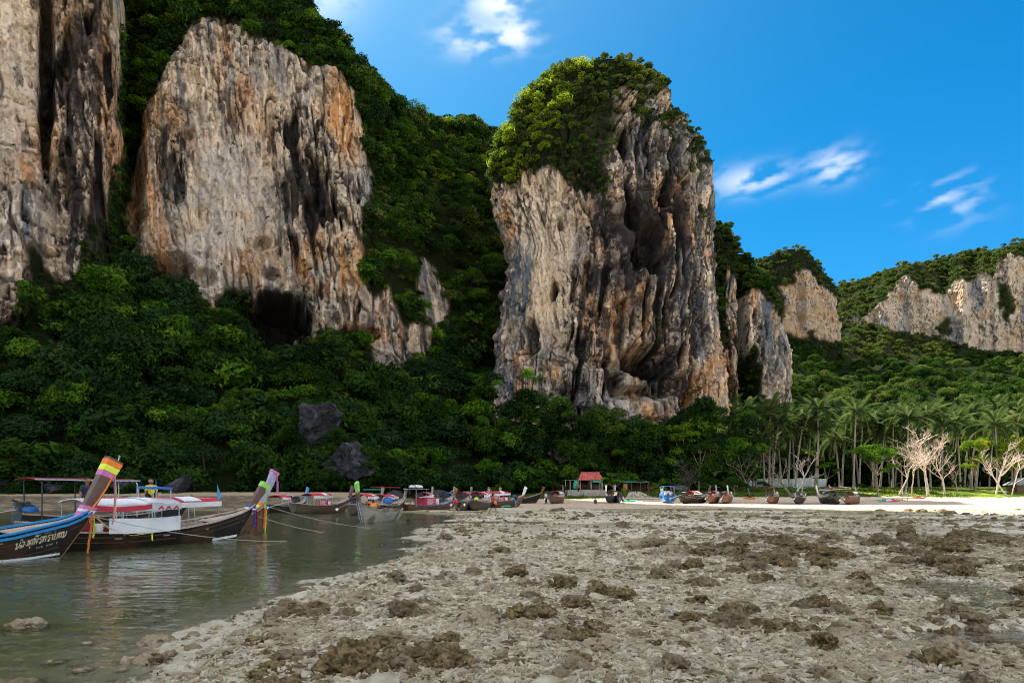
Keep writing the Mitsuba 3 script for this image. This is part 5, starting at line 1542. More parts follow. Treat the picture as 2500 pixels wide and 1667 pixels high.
def boat(label, u, v, hd, L=8.5, B=1.9, hull='hull_brown', rail='deck_wood', rub=None, prow='prow_wood', tip=(1.62, 2.75), bands=(), wraps=(), tails=(), canopy=None, engine=True, heel=0.0, deck=5,
         strakes=False, z=None, Y=None, group=None, cargo=(), prow_w=(.26, .38, .12, .2), pitch=0.0, thwarts=5, sc=1.0):
    """A longtail boat; (u, v): the photograph's pixel of its forefoot at the water, hd: heading in degrees from the right of the picture."""
    if Y is None:
        p = ground_at(u, v, WATER_Z)
    else:
        p = on_ground(u, Y)
        p[2] = z if z is not None else p[2] + .22
    k = thing('longtail_boat', label, 'boat', group)
    a = math.radians(hd)
    M = TRS(p, a, sc, math.radians(heel), math.radians(pitch))
    h = obj('hull', hull_mesh(L, B, .035 if strakes else 0, 13 if strakes else 9), hull, k, 50, M)
    for s in (-1, 1):
        obj('gunwale', strip_along(-L + .05, .88, L, B, s, .015, -.02, .10, .05), rail, k, M=M)
        if rub:
            obj('rub_rail', strip_along(-L + .05, .86, L, B, s, -.10, .015, .05, .07), rub, k, M=M)
    n = deck                                                    # foredeck of fore-and-aft planks
    x = np.linspace(-1.55, .82, 10)
    b, s_ = prof(x, L, 'b', B) - .05, prof(x, L, 's', B)
    for i in range(n):
        f0, f1 = -1 + 2 * i / n, -1 + 2 * (i + .93) / n
        tp = np.stack([np.stack([x, b * f0, s_ - .05 + .05 * (1 - f0 ** 2)], -1), np.stack([x, b * f1, s_ - .05 + .05 * (1 - f1 ** 2)], -1)], 1).reshape(-1, 3)
        f = grid_faces(10, 2)
        kk = len(tp)
        obj('deck_plank', trimesh.Trimesh(np.vstack([tp, tp - [0, 0, .03]]), np.vstack([f, f[:, ::-1] + kk, [[0, 1, kk + 1], [0, kk + 1, kk]]]), process=False), 'deck_wood', k, M=M)
    for i in range(thwarts):
        xt = -L * .82 + i * (L * .82 - 2.0) / max(thwarts - 1, 1)
        bb, ss_ = float(prof(xt, L, 'b', B)) - .06, float(prof(xt, L, 's', B))
        obj('thwart', box(xt - .12, xt + .12, -bb, bb, ss_ - .22, ss_ - .18), 'inner_wood', k, M=M)
    w0, w1, h0, h1 = prow_w
    pk = dict(tip=tip, w0=w0, w1=w1, th0=h0, th1=h1)
    obj('stem', tube([(-.12, 0, -.12), (.2, 0, .28), (.55, 0, .78), (.93, 0, 1.34)], [.07, .06, .055, .06], 6), 'stem_wood', k, M=M)
    pw = obj('prow', blade(0, 0, **pk), prow, k, M=M)
    for (t0, t1, c) in bands:
        obj('cloth_band', blade(0, 0, t0, t1, grow=.022, n=3, **pk), c, pw, M=M)
    for i, (t0, t1, c) in enumerate(wraps):
        obj('cloth_wrap', blade(0, 0, t0, t1, grow=.09 - .012 * i, n=3, **pk), c, pw, M=M)
    for (pts, w, c) in tails:
        obj('ribbon', ribbon(pts, w), c, pw, M=M)
    if canopy:
        x0, x1, zc, mat, rise = canopy[:5]
        half = B / 2 * .86
        r_ = obj('canopy', arch_sheet(x0, x1, half, zc, rise, seed=int(abs(u))), mat, k, 40, M)
        if len(canopy) > 5 and canopy[5]:
            obj('valance', ribbon([(x0, -half - .01, zc - .12), ((x0 + x1) / 2, -half - .03, zc - .15), (x1, -half - .01, zc - .10)], .22, (0, .0, 1)), canopy[5], k, M=M)
            obj('stripe', arch_sheet(x0 + (x1 - x0) * .62, x0 + (x1 - x0) * .80, half * .96, zc + .035, rise, th=.01, seed=int(abs(u))), 'white_cloth', r_, M=M)
        for xp in np.linspace(x0 + .1, x1 - .1, 4):
            for s in (-1, 1):
                bb, ss_ = float(prof(xp, L, 'b', B)) - .03, float(prof(xp, L, 's', B))
                obj('canopy_post', tube([(xp, s * bb, ss_ - .1), (xp, s * half * .97, zc)], .018, 5, False), 'steel', k, M=M)
    if engine:
        engine_parts(k, M, -L + .35, float(prof(-L + .3, L, 's', B)) + .05)
    for c in cargo:
        c(k, M, L, B)
    return k, M


def bundle(x, y, z, r, mat, name='bundle', seed=3):
    def put(k, M, L, B):
        obj(name, moved(rock_mesh(2, seed, .8, .25), TRS((x, y, z), .4, (r, r * .8, r * .7))), mat, k, 60, M)
    return put


def crate(x0, x1, y0, y1, z0, z1, mat, name='panel'):
    def put(k, M, L, B):
        obj(name, box(x0, x1, y0, y1, z0, z1), mat, k, M=M)
    return put


def red_boards(k, M, L, B):
    """Red advertising boards with white print along the side."""
    for s in (-1,):
        bd = obj('side_board', box(-4.6, -3.0, s * (B / 2 - .02) - .015, s * (B / 2 - .02) + .015, .62, 1.05), 'red_cloth', k, M=M)
        obj('print_panel', box(-3.45, -3.05, s * (B / 2) - .022, s * (B / 2) - .016, .66, 1.01), 'white_cloth', bd, M=M)
        for i in range(4):
            obj('print_line', box(-4.5, -3.65 - .2 * (i % 2), s * (B / 2) - .022, s * (B / 2) - .016, .70 + .08 * i, .735 + .08 * i), 'white_cloth', bd, M=M)


# nearest boat: blue rails, ribboned prow, painted name
TH_TIP = (1.55, 2.95)
k, M = boat('nearest dark longtail boat with blue rails and a ribboned prow, cut by the left edge', 147, 1357, 62, 9.5, 2.1, 'hull_dark', 'blue_rail', 'blue_rail', 'prow_wood', TH_TIP,
            bands=[(.70, .78, 'pink_ribbon'), (.785, .88, 'yellow_ribbon'), (.885, .965, 'orange_ribbon')],
            wraps=[(.02, .10, 'pink_ribbon'), (.10, .14, 'white_cloth'), (.14, .20, 'pink_ribbon')],
            tails=[([(1.55, -.02, 2.55), (1.5, -.22, 1.9), (1.45, -.28, 1.3), (1.42, -.26, .98)], .10, 'yellow_ribbon'), ([(1.5, -.1, 2.5), (1.42, -.30, 1.8), (1.38, -.34, 1.2), (1.36, -.32, .92)], .07, 'pink_ribbon'),
                   ([(1.45, -.16, 2.5), (1.15, -.24, 2.0), (.9, -.22, 1.6), (.72, -.18, 1.35)], .09, 'orange_ribbon'), ([(.80, -.14, 1.25), (.74, -.24, .8), (.70, -.22, .4), (.66, -.24, .05)], .10, 'orange_ribbon'),
                   ([(.88, -.12, 1.25), (.86, -.20, .9), (.84, -.2, .5)], .08, 'yellow_ribbon'), ([(.8, -.16, 1.28), (1.2, -.5, .78), (1.6, -.9, .66), (1.95, -1.3, .74)], .06, 'pink_ribbon'),
                   ([(.84, -.15, 1.2), (1.25, -.52, .72), (1.65, -.92, .60), (2.0, -1.35, .70), (2.02, -1.36, .45)], .06, 'yellow_ribbon')],
            heel=3, deck=7, prow_w=(.30, .44, .16, .30), thwarts=6)
obj('prow_knob', join([tube([(1.66, 0, 2.88), (1.72, 0, 3.05)], .015, 5), moved(trimesh.creation.icosphere(subdivisions=1, radius=.035), TRS((1.72, 0, 3.07)))]), 'steel', k, M=M)


def hull_line(L, B, zf, x0, x1, w, out=.006):
    """A thin batten along the right-hand planking at the height zf(x)."""
    x = np.linspace(x0, x1, 24)
    z = zf(x)
    kk, s, b = prof(x, L, 'k', B), prof(x, L, 's', B), prof(x, L, 'b', B)
    y = lambda zz: -(b * (np.clip((zz - kk) / np.maximum(s - kk, .05), .01, 1) ** (1 / 1.45)) ** .55 + out)
    v = np.stack([np.stack([x, y(z - w / 2), z - w / 2], -1), np.stack([x, y(z + w / 2), z + w / 2], -1), np.stack([x, y(z) + .03, z], -1)], 1).reshape(-1, 3)
    f = []
    for i in range(23):
        for q in range(3):
            a, c = i * 3 + q, i * 3 + (q + 1) % 3
            f += [[a, c, c + 3], [a, c + 3, a + 3]]
    return trimesh.Trimesh(v, np.array(f), process=False)


obj('waterline_stripe', hull_line(9.5, 2.1, lambda x: .05 + .05 * np.maximum(x + 1, 0), -7, -.12, .07), 'white_paint', k, M=M)
for dr_ in (.30, .72, .86):
    obj('hull_batten', hull_line(9.5, 2.1, lambda x: np.maximum(prof(x, 9.5, 's', 2.1) - dr_, .0), -8.5, .1 if dr_ > .5 else .55, .022, .004), 'hull_brown', k, M=M)
co = []                                                          # blue coaming round the cockpit in front of the foredeck
for t in np.linspace(-1, 1, 15):
    co.append((-1.75 - .5 * t * t, t * (float(prof(-2.0, 9.5, 'b', 2.1)) - .14), float(prof(-1.9, 9.5, 's', 2.1)) + .06 - .06 * t * t))
obj('coaming', tube(co, .05, 6), 'blue_rail', k, M=M)


def thai_text(k, M, L, B, x0, h, drop):
    """The boat's Thai name, drawn with a pen-like stroke along the bow planking."""
    loop = lambda cx, cy, r: [(cx + r * math.cos(a), cy + r * math.sin(a)) for a in np.linspace(0, 6.3, 8)]
    N_ = [loop(.12, .86, .1), [(.22, .86), (.22, .1)], loop(.3, .12, .1), [(.38, .1), (.62, .35), (.62, 1.0)]]
    O_ = [loop(.2, .42, .1), [(.12, .48), (.12, .12), (.55, .12), (.58, .8), (.40, 1.0), (.15, .88)]]
    NG = [loop(.45, .88, .1), [(.5, .8), (.45, .1), (.12, .45)]]
    S_ = [loop(.3, .45, .09), [(.2, .5), (.12, .1)], [(.12, .1), (.12, .8), (.35, 1.0), (.58, .8), (.58, .1)], [(.5, .9), (.72, 1.1)]]
    U_ = [[(.30, -.1), (.42, -.12), (.42, -.38)]]
    PH = [loop(.12, .88, .1), [(.12, .78), (.12, .1), (.36, .7), (.58, .1), (.58, 1.0)]]
    AN = [[(.1, 1.25), (.35, 1.2), (.6, 1.42)], loop(.2, 1.32, .08)]
    TH_ = [loop(.12, .9, .09), [(.12, .8), (.2, .1)], [(.2, .1), (.25, .85), (.5, 1.0), (.58, .8), (.58, .1)]]
    R_ = [loop(.4, .12, .1), [(.48, .12), (.5, .62), (.15, .75), (.2, .95), (.52, .98)]]
    A_ = [[(.08, .85), (.25, 1.0), (.42, .8), (.42, .1)]]
    Y_ = [loop(.14, .9, .09), [(.1, .82), (.22, .55), (.12, .4), (.12, .1), (.58, .1), (.58, 1.0)]]
    MAI = [[(.25, 1.2), (.35, 1.35), (.5, 1.22), (.48, 1.45)]]
    seq = [(N_, 0), (MAI, .3), (O_, .72), (NG, 1.4), (S_, 2.0), (U_, 2.0), (PH, 2.75), (AN, 2.75), (R_, 3.45), (TH_, 4.05), (R_, 4.75), (A_, 5.3), (Y_, 5.9), (TH_, 6.6), (N_, 7.3)]
    ms = []
    for g, dx in seq:
        for st in g:
            p = np.array([(dx + a + .18 * b, b) for a, b in st]) * h
            x = x0 + p[:, 0]
            zt = prof(x, L, 's', B) - drop + p[:, 1]
            kk, s, b = prof(x, L, 'k', B), prof(x, L, 's', B), prof(x, L, 'b', B)
            q = np.clip((zt - kk) / np.maximum(s - kk, .05), .02, 1) ** (1 / 1.45)
            ms.append(tube(np.stack([x, -(b * q ** .55 + .008), zt], -1), h * .065, 5))
    obj('name_lettering', join(ms), 'letter_cream', k, M=M)


thai_text(k, M, 9.5, 2.1, -1.55, .19, .46)
for i in range(2):                                              # two small lines of lettering beside the name
    for j in range(9):
        x = -1.0 + .075 * j + .1 * i
        zt = float(prof(x, 9.5, 's', 2.1)) - (.20 if i == 0 else .58)
        kk, s, b = (float(prof(x, 9.5, c, 2.1)) for c in 'ksb')
        q = np.clip((zt - kk) / (s - kk), .02, 1) ** (1 / 1.45)
        if j % 4 != 3:
            obj('small_letter', tube([(x, -(b * q ** .55 + .008), zt - .02), (x + .01, -(b * q ** .55 + .010), zt + .025), (x + .04, -(b * q ** .55 + .006), zt + .03)], .006, 4), 'letter_cream', k, M=M)
# second boat: white canopy and tarp, green prow cap
def cargo2(k, M, L, B):
    obj('side_tarp', ribbon([(-6.0, -B / 2 - .02, .84), (-5.0, -B / 2 - .05, .80), (-4.0, -B / 2 - .02, .82), (-3.3, -B / 2 + .04, .86)], .52, (0, 0, 1)), 'white_cloth', k, M=M)
    obj('red_valance', ribbon([(-6.5, -.90, 1.45), (-5.6, -.93, 1.38), (-4.7, -.91, 1.43), (-4.4, -.90, 1.47)], .17, (0, 0, 1)), 'red_cloth', k, M=M)
    for i in range(3):
        obj('red_print', ribbon([(-4.15 + .3 * i, -.905, 1.36), (-4.05 + .3 * i, -.915, 1.46), (-3.95 + .3 * i, -.905, 1.37)], .06, (0, 0, 1)), 'red_cloth', k, M=M)
    for i in range(4):
        obj('life_vest', moved(rock_mesh(2, 8 + i, .8, .2), TRS((-6.9 + .35 * i, .5 - .3 * i, .62), i, (.24, .16, .2))), 'orange_vest' if i % 2 == 0 else 'red_dark', k, 60, M)
    obj('crate', box(-6.9, -6.4, -.7, -.25, .45, .95), 'red_dark', k, M=M)
    obj('bucket', moved(trimesh.creation.cylinder(.14, .36, sections=12), TRS((-6.1, -.6, .7))), 'white_paint', k, M=M)
    for i in range(6):
        x = -2.35 + .28 * i
        b, s = float(prof(x, L, 'b', B)), float(prof(x, L, 's', B))
        obj('rib', box(x - .025, x + .025, .1, b - .06, s - .34, s - .02), 'deck_wood', k, M=M)
    for q in (.16, .34):
        obj('hull_batten', hull_line(L, B, lambda x: np.maximum(prof(x, L, 's', B) - q, .0), -L + .5, .45, .03, .004), 'hull_brown', k, M=M)
    obj('waterline_stripe', hull_line(L, B, lambda x: .07 + .05 * np.maximum(x + 1.5, 0), -1.5, -.1, .10), 'white_paint', k, M=M)
    rk = obj('roof_rack', join([tube([(-4.0, -.35, 1.66), (-4.0, -.35, 2.05), (-4.0, .5, 2.05), (-4.0, .5, 1.66)], .022, 5), tube([(-3.3, -.35, 1.66), (-3.3, -.35, 2.05), (-3.3, .5, 2.05), (-3.3, .5, 1.66)], .022, 5)]), 'steel', k, M=M)
    obj('rack_top', box(-4.05, -3.25, -.38, .53, 2.06, 2.12), 'blue_tarp', rk, M=M)
    obj('flag_staff', tube([(-3.6, .1, 2.12), (-3.6, .1, 2.4)], .012, 4), 'blue_tarp', rk, M=M)


boat('long dark boat with a white canopy and a green-capped prow behind the nearest boat', 575, 1314, 62, 9.0, 2.0, 'hull_dark', 'deck_wood', None, 'prow_wood', (1.5, 2.32),
     bands=[(.84, 1.0, 'green_ribbon')], wraps=[(.02, .07, 'red_ribbon'), (.07, .12, 'white_cloth'), (.12, .19, 'blue_ribbon')],
     tails=[([(1.4, -.14, 2.1), (1.36, -.2, 1.7), (1.34, -.18, 1.25)], .10, 'green_ribbon'), ([(.74, -.2, 1.18), (.70, -.28, .8), (.70, -.26, .45)], .12, 'blue_ribbon'), ([(.86, -.2, 1.15), (.84, -.26, .6), (.82, -.24, .1)], .11, 'red_ribbon')],
     canopy=(-6.6, -3.2, 1.56, 'white_cloth', .14, 'white_cloth'), engine=False, heel=3, deck=7, cargo=[cargo2], thwarts=4)
# third boat: lavender prow, red roof
def rope_coil(k, M, L, B):
    t = np.linspace(0, 25, 90)
    obj('rope', tube(np.stack([-3.2 + (.5 + .02 * t) * np.cos(t), (.30 + .01 * t) * np.sin(t), 1.62 + .002 * t], -1), .022, 5), 'rope_fibre', k, M=M)
    obj('pennant', trimesh.Trimesh([[-2.2, -.5, 1.55], [-2.2, -.44, 2.35], [-2.0, -.5, 1.75], [-2.19, -.47, 1.5]], [[0, 2, 1], [0, 1, 3], [1, 2, 3], [0, 3, 2]], process=False), 'sky_blue_paint', k, M=M)


boat('weathered boat with a tall lavender prow and a red roof beside the green-capped one', 607, 1298, 61, 10.0, 2.1, 'hull_brown', 'deck_wood', 'deck_wood', 'lavender', (1.55, 3.02), bands=[(.93, 1.0, 'pink_ribbon')],
     wraps=[(.02, .09, 'yellow_ribbon'), (.09, .17, 'orange_ribbon')], tails=[([(1.5, -.1, 2.9), (1.6, -.15, 2.4), (1.6, -.15, 1.9)], .14, 'pink_ribbon'), ([(.80, -.18, 1.2), (.72, -.26, .7), (.70, -.24, .15)], .12, 'orange_ribbon'),
                                                                                ([(.88, -.18, 1.1), (.82, -.25, .6), (.80, -.24, -.0)], .09, 'yellow_ribbon'), ([(.72, -.16, 1.2), (.66, -.22, .6), (.62, -.22, .1)], .08, 'red_ribbon')],
     canopy=(-7.2, -2.3, 1.55, 'red_cloth', .16, 'white_cloth'), engine=False, heel=2, deck=7, cargo=[rope_coil], prow_w=(.24, .44, .10, .16))
# fourth: big roof on a pipe frame
def pipe_roof(k, M, L, B):
    r_ = obj('roof', arch_sheet(-8.6, -3.0, 1.05, 2.62, .10, seed=9), 'red_dark', k, 40, M)
    obj('roof_edge', ribbon([(-8.6, -1.07, 2.62), (-5.8, -1.08, 2.60), (-3.0, -1.07, 2.62)], .07, (0, 0, 1)), 'lavender', r_, M=M)
    for x in (-8.2, -5.6, -3.1):
        for s in (-1, 1):
            obj('roof_post', tube([(x, s * .9, .5), (x, s * .95, 2.4), (x - .05, s * .9, 2.55), (x - .1, s * .5, 2.6)], .035, 6), 'steel' if x > -4 else 'engine_black', k, M=M)


boat('boat with a dark red flat roof on pipe posts, mostly hidden behind the nearest prow', 430, 1277, 60, 9.0, 2.0, 'hull_black', 'deck_wood', None, 'prow_wood', (1.2, 1.7), engine=True, cargo=[pipe_roof, bundle(-8.4, 0, 1.0, .5, 'blue_tarp')], deck=5)

# moored boats in the middle distance
speck('hull_old', (.10, .075, .055), .45, 2.0, .7, (1, 1, 5), .2, dirt=(.07, .055, .04))
MOORED = [
    dict(label='moored boat with a blue prow and a red canopy, first beyond the lavender prow', u=738, v=1247, hd=80, L=7.5, hull='hull_black', rail='hull_grey', prow='sky_blue_paint', tip=(1.3, 2.5), canopy=(-5.8, -2.6, 1.5, 'red_cloth', .22, 'white_cloth'), cargo=[red_boards], engine=False),
    dict(label='boat with its engine raised at the water edge, second beyond the lavender prow', u=842, v=1242, hd=62, L=7.0, hull='hull_old', prow='prow_wood', tip=(1.2, 2.45), canopy=(-5.2, -2.6, 1.5, 'red_cloth', .22, 'white_cloth'), cargo=[red_boards], Y=69, z=.05),
    dict(label='boat with a pale prow and blue bundle, hidden behind the grey plank boat', u=925, v=1240, hd=82, L=7.0, hull='hull_old', prow='hull_grey', tip=(1.2, 2.35), canopy=(-5.4, -2.6, 1.5, 'red_cloth', .22, 'white_cloth'), cargo=[bundle(-5.9, 0, 1.1, .6, 'blue_tarp'), bundle(-4, -.4, .9, .4, 'orange_vest')], Y=66, z=.0),
    dict(label='boat with a teal frame and raised engine between the grey boat and the red cargo', u=980, v=1240, hd=72, L=6.5, hull='hull_black', prow='hull_grey', tip=(1.1, 2.2), canopy=(-4.6, -2.2, 1.45, 'red_cloth', .2, 'white_cloth'), cargo=[crate(-6.4, -5.0, -.7, .7, 2.1, 2.16, 'teal_paint', 'frame_top')], Y=70, z=.0),
    dict(label='low boat with a red canopy just left of the walking person in red', u=1147, v=1240, hd=84, L=6.5, hull='hull_old', prow='hull_grey', tip=(1.1, 2.2), canopy=(-5.0, -2.4, 1.4, 'red_cloth', .3, 'white_cloth'), cargo=[red_boards], Y=74),
    dict(label='stern-on boat with a red canopy directly behind the walking person in red', u=1189, v=1240, hd=80, L=6.5, hull='hull_old', prow='hull_grey', tip=(1.1, 2.2), canopy=(-5.2, -2.2, 1.4, 'red_cloth', .3, 'white_cloth'), cargo=[bundle(-6.2, -.2, .95, .4, 'yellow_ribbon')], Y=75),
    dict(label='red-canopied boat with a white prow on the sand above the teal kayak', u=1268, v=1230, hd=45, L=7.5, hull='hull_brown', prow='white_paint', tip=(1.2, 2.3), canopy=(-6.2, -2.4, 1.5, 'red_cloth', .25, 'white_cloth'), cargo=[red_boards], Y=86),
    dict(label='dark empty boat with its bow to the right on the far sand', u=1310, v=1225, hd=15, L=5.5, B=1.6, hull='hull_black', prow='hull_brown', tip=(1.2, 2.3), Y=104, cargo=[bundle(-3.5, 0, .9, .35, 'blue_tarp')]),
    dict(label='boat with a pale square prow behind the red cargo boat, left one', u=1052, v=1230, hd=86, L=6.5, hull='hull_black', prow='hull_grey', tip=(1.1, 2.3), canopy=(-5, -2.4, 1.4, 'red_cloth', .25, 'white_cloth'), Y=82),
    dict(label='boat with a pale square prow and a blue tarp behind the red cargo boat', u=1105, v=1230, hd=84, L=6.5, hull='hull_old', prow='hull_grey', tip=(1.1, 2.3), canopy=(-5, -2.8, 1.4, 'blue_tarp', .25, None), Y=84),
    dict(label='boat under a red canopy farthest up the sand above the moored row', u=1215, v=1230, hd=70, L=6.5, hull='hull_brown', prow='hull_grey', tip=(1.1, 2.2), canopy=(-5.2, -2.2, 1.4, 'red_cloth', .3, 'white_cloth'), Y=92, cargo=[bundle(-3, 0, 1.8, .5, 'red_dark')]),
]
for d in MOORED:
    boat(deck=3, thwarts=3, **d)
boat('grey plank boat facing the camera in the channel with a blue and white stem stripe', 885, 1277, -96, 7.5, 2.1, 'hull_grey', 'hull_grey', None, 'green_ribbon', (1.15, 2.55), bands=[(.0, .6, 'prow_wood')], strakes=True, deck=5, engine=False,
     tails=[([(.98, 0, 1.3), (.72, 0, .85), (.42, 0, .42), (.16, 0, .1)], .07, 'blue_ribbon'), ([(.99, .06, 1.3), (.73, .06, .85), (.43, .06, .42), (.17, .06, .1)], .04, 'white_cloth')],
     cargo=[bundle(-4.6, .3, 1.3, .55, 'blue_tarp'), bundle(-3.2, -.3, 1.0, .4, 'orange_vest'), crate(-6.2, -3.9, -.75, .75, 2.28, 2.34, 'red_dark', 'roof')])


def red_cargo(k, M, L, B):
    c = obj('cargo_cover', box(-5.2, -2.9, -.78, .62, .55, 1.45), 'red_cloth', k, M=M)
    obj('cover_top', moved(rock_mesh(3, 4, .5, .3), TRS((-4.1, -.1, 1.45), 0, (1.2, .75, .28))), 'white_cloth', c, 60, M)
    obj('print_panel', box(-3.5, -2.93, -.80, -.785, .72, 1.35), 'white_cloth', c, M=M)
    for i in range(5):
        obj('print_line', box(-4.9, -3.7 - .15 * (i % 2), -.80, -.785, .74 + .12 * i, .79 + .12 * i), 'white_cloth', c, M=M)
    for (y, x) in ((-.7, -6.6), (-.7, -4.9), (.7, -6.6), (.7, -4.9)):
        obj('rack_post', tube([(x, y, .5), (x, y, 2.3)], .025, 5), 'post_wood', k, M=M)
    rk = obj('rack', box(-6.9, -4.6, -.8, .8, 2.3, 2.36), 'post_wood', k, M=M)
    for i in range(4):
        obj('bundle', moved(rock_mesh(2, 20 + i, .8, .2), TRS((-6.5 + .55 * i, .1 * i, 2.55), i, (.36, .3, .26))), 'white_cloth' if i != 1 else 'lavender', rk, 60, M)


boat('brown boat with a blue rail, red printed cargo cover and orange prow, nearest moored boat', 1098, 1246, 58, 7.5, 1.9, 'hull_brown', 'blue_rail', None, 'stem_wood', (1.2, 2.5), wraps=[(.02, .16, 'white_cloth')],
     tails=[([(.9, -.1, 1.2), (.86, -.2, .7), (.84, -.2, .2)], .16, 'red_ribbon')], cargo=[red_cargo], deck=5, engine=False)

# boats drawn up on the far beach
BEACH = [(1372, 103, -14, 'red-canopied boat on the sand, first right of the person in white', 'red_cloth', 'hull_brown', -8, 'prow_wood'), (1478, 107, 16, 'wide dark boat with a pale prow on the sand left of the two children', 'black_tarp', 'hull_black', 6, 'white_paint'),
         (1500, 106, -8, 'boat with a red canopy and blue-white prow right behind the two children', 'red_dark', 'hull_black', -6, 'lavender'), (1720, 103, -30, 'low dark boat with a purple cover, left of the three boats right of the speedboat', 'red_dark', 'hull_black', 4, 'prow_wood'),
         (1748, 104, -8, 'middle one of the three boats right of the blue speedboat', 'red_cloth', 'hull_brown', -8, 'lavender'), (1778, 104, -5, 'right one of the three boats right of the blue speedboat', 'red_cloth', 'hull_brown', -10, 'white_paint'),
         (1892, 102, -6, 'lone boat with a striped roof on the sand below the forked bare tree', 'red_dark', 'hull_brown', -12, 'hull_grey'), (1952, 101, -4, 'boat with a teal roof board, second left of the sunlit sand', 'black_tarp', 'hull_black', 5, 'hull_grey'),
         (2000, 101, 20, 'boat with a bold white prow at the edge of the sunlit sand', 'black_tarp', 'hull_black', -6, 'white_paint'), (2094, 99, -12, 'small tilted boat alone on the sunlit sand', 'red_dark', 'hull_brown', -20, 'hull_grey')]
for (u, Y, hd, lab, can, hull, heel, prow) in BEACH:
    cg = [bundle(-3.6, .2, 1.0, .4, 'white_cloth', seed=int(u) % 9), bundle(-5.2, -.3, .9, .35, can, seed=int(u) % 7)]
    if u == 1952:
        cg.append(crate(-6.3, -4.0, -.8, .8, 2.05, 2.12, 'teal_paint', 'roof_board'))
    if u in (1892, 2000):
        cg.append(crate(-6.3, -4.3, -.8, .8, 2.05, 2.1, 'red_dark', 'roof_board'))
    boat(lab, u + 3, 0, 90 - math.degrees(math.atan((u - 1250) / F)) + hd, 7.0, 1.9, hull, 'hull_grey', None, prow, (1.15, 2.45), canopy=(-5.0, -2.6, 1.35, can, .25, 'white_cloth'), heel=heel, Y=Y + 4, deck=3, thwarts=3, cargo=cg)

# blue speedboat, stern to the camera
p = on_ground(1628, 106)
M = TRS(p + [0, 0, .30], math.radians(88), (1, 1, 1))
k = thing('speedboat', 'bright blue speedboat with a blue roof, stern towards the camera on the sand', 'boat')
plain('speed_blue', (.015, .16, .55), .3)
hv = []
for x, b, s, kz in [(-2.6, 1.05, .95, -.25), (-1, 1.1, .95, -.3), (1, 1.0, 1.05, -.3), (2.4, .6, 1.2, -.1), (3.2, .06, 1.35, .8)]:
    for y, z in ((-b, s), (-b * .92, s * .45), (-b * .55, kz * .4), (0, kz), (b * .55, kz * .4), (b * .92, s * .45), (b, s)):
        hv.append((x, y, z))
fc = np.vstack([grid_faces(5, 7)[:, ::-1], [[0, i, i + 1] for i in range(1, 6)], [[i * 7, (i + 1) * 7, (i + 1) * 7 + 6] for i in range(4)], [[i * 7, (i + 1) * 7 + 6, i * 7 + 6] for i in range(4)]])
obj('hull', trimesh.Trimesh(hv, fc, process=False), 'speed_blue', k, 30, M)
for s in (-1, 1):
    for x in (-1.4, .9):
        obj('roof_post', tube([(x, s * .85, .95), (x, s * .8, 2.2)], .03, 5), 'steel', k, M=M)
    obj('side_fender', moved(trimesh.creation.capsule(.4, .12, count=[8, 8]), TRS((-1.2, s * 1.15, .6))), 'speed_blue', k, M=M)
obj('roof', arch_sheet(-1.9, 1.3, .95, 2.2, .12), 'speed_blue', k, 40, M)
obj('windscreen', box(1.0, 1.05, -.7, .7, 1.0, 1.6), 'white_paint', k, M=M)
obj('seat', box(-1.6, -.9, -.6, .6, .95, 1.35), 'white_paint', k, M=M)
for s in (-.35, .35):
    obj('outboard_engine', join([moved(trimesh.creation.box((.35, .32, .45)), TRS((-2.85, s, 1.0))), moved(trimesh.creation.box((.14, .12, .8)), TRS((-2.85, s, .45))), moved(trimesh.creation.cylinder(.14, .05, sections=10), TRS((-2.95, s, .1), 0, 1, 0, 1.57))]), 'engine_black', k, M=M)

# hulks and covered boats behind the moored row
p = on_ground(1085, 100)
k = thing('old_boat_hull', 'grey derelict plank hull lying at the edge of the jungle', 'boat')
M = TRS(p + [0, 0, .5], math.radians(8), .8, 0, math.radians(-3))
obj('hull', hull_mesh(7.0, 1.8, .03, 11), 'hull_grey', k, 50, M)
obj('prow', blade(0, 0, tip=(2.0, 2.0), w0=.2, w1=.3), 'hull_grey', k, M=M)
for (u, Y, s, lab) in [(1068, 98, 1.6, 'boat under a black tarpaulin left of the derelict hull'), (1150, 86, 1.5, 'boat under a dark net between the moored boats'), (965, 92, 1.4, 'dark tarpaulin heap behind the red cargo boat')]:
    p = on_ground(u, Y)
    solo('tarpaulin', moved(rock_mesh(3, int(u) % 30, .8, .35), TRS(p + [0, 0, s * .45], .5, (s * 1.1, s * .8, s))), 'black_tarp', lab, 'tarpaulin', smooth=50)

# mooring ropes
def rope(a, b, sag, label, r=.012):
    t = np.linspace(0, 1, 14)[:, None]
    pts = a + (b - a) * t - np.array([0, 0, 1]) * sag * 4 * t * (1 - t)
    pts[:, 2] = np.maximum(pts[:, 2], WATER_Z - .02)
    solo('mooring_rope', tube(pts, r, 4), 'rope_fibre', label, 'rope')


rope(at(205, 1255, 21.2), ground_at(700, 1322, WATER_Z), .22, 'mooring rope from the nearest prow across to the open water')
rope(at(640, 1232, 34), ground_at(905, 1290, WATER_Z), .15, 'thin rope from the lavender prow into the channel')
rope(at(600, 1250, 29), ground_at(790, 1300, WATER_Z), .1, 'thin slack rope from the green-capped prow into the channel')

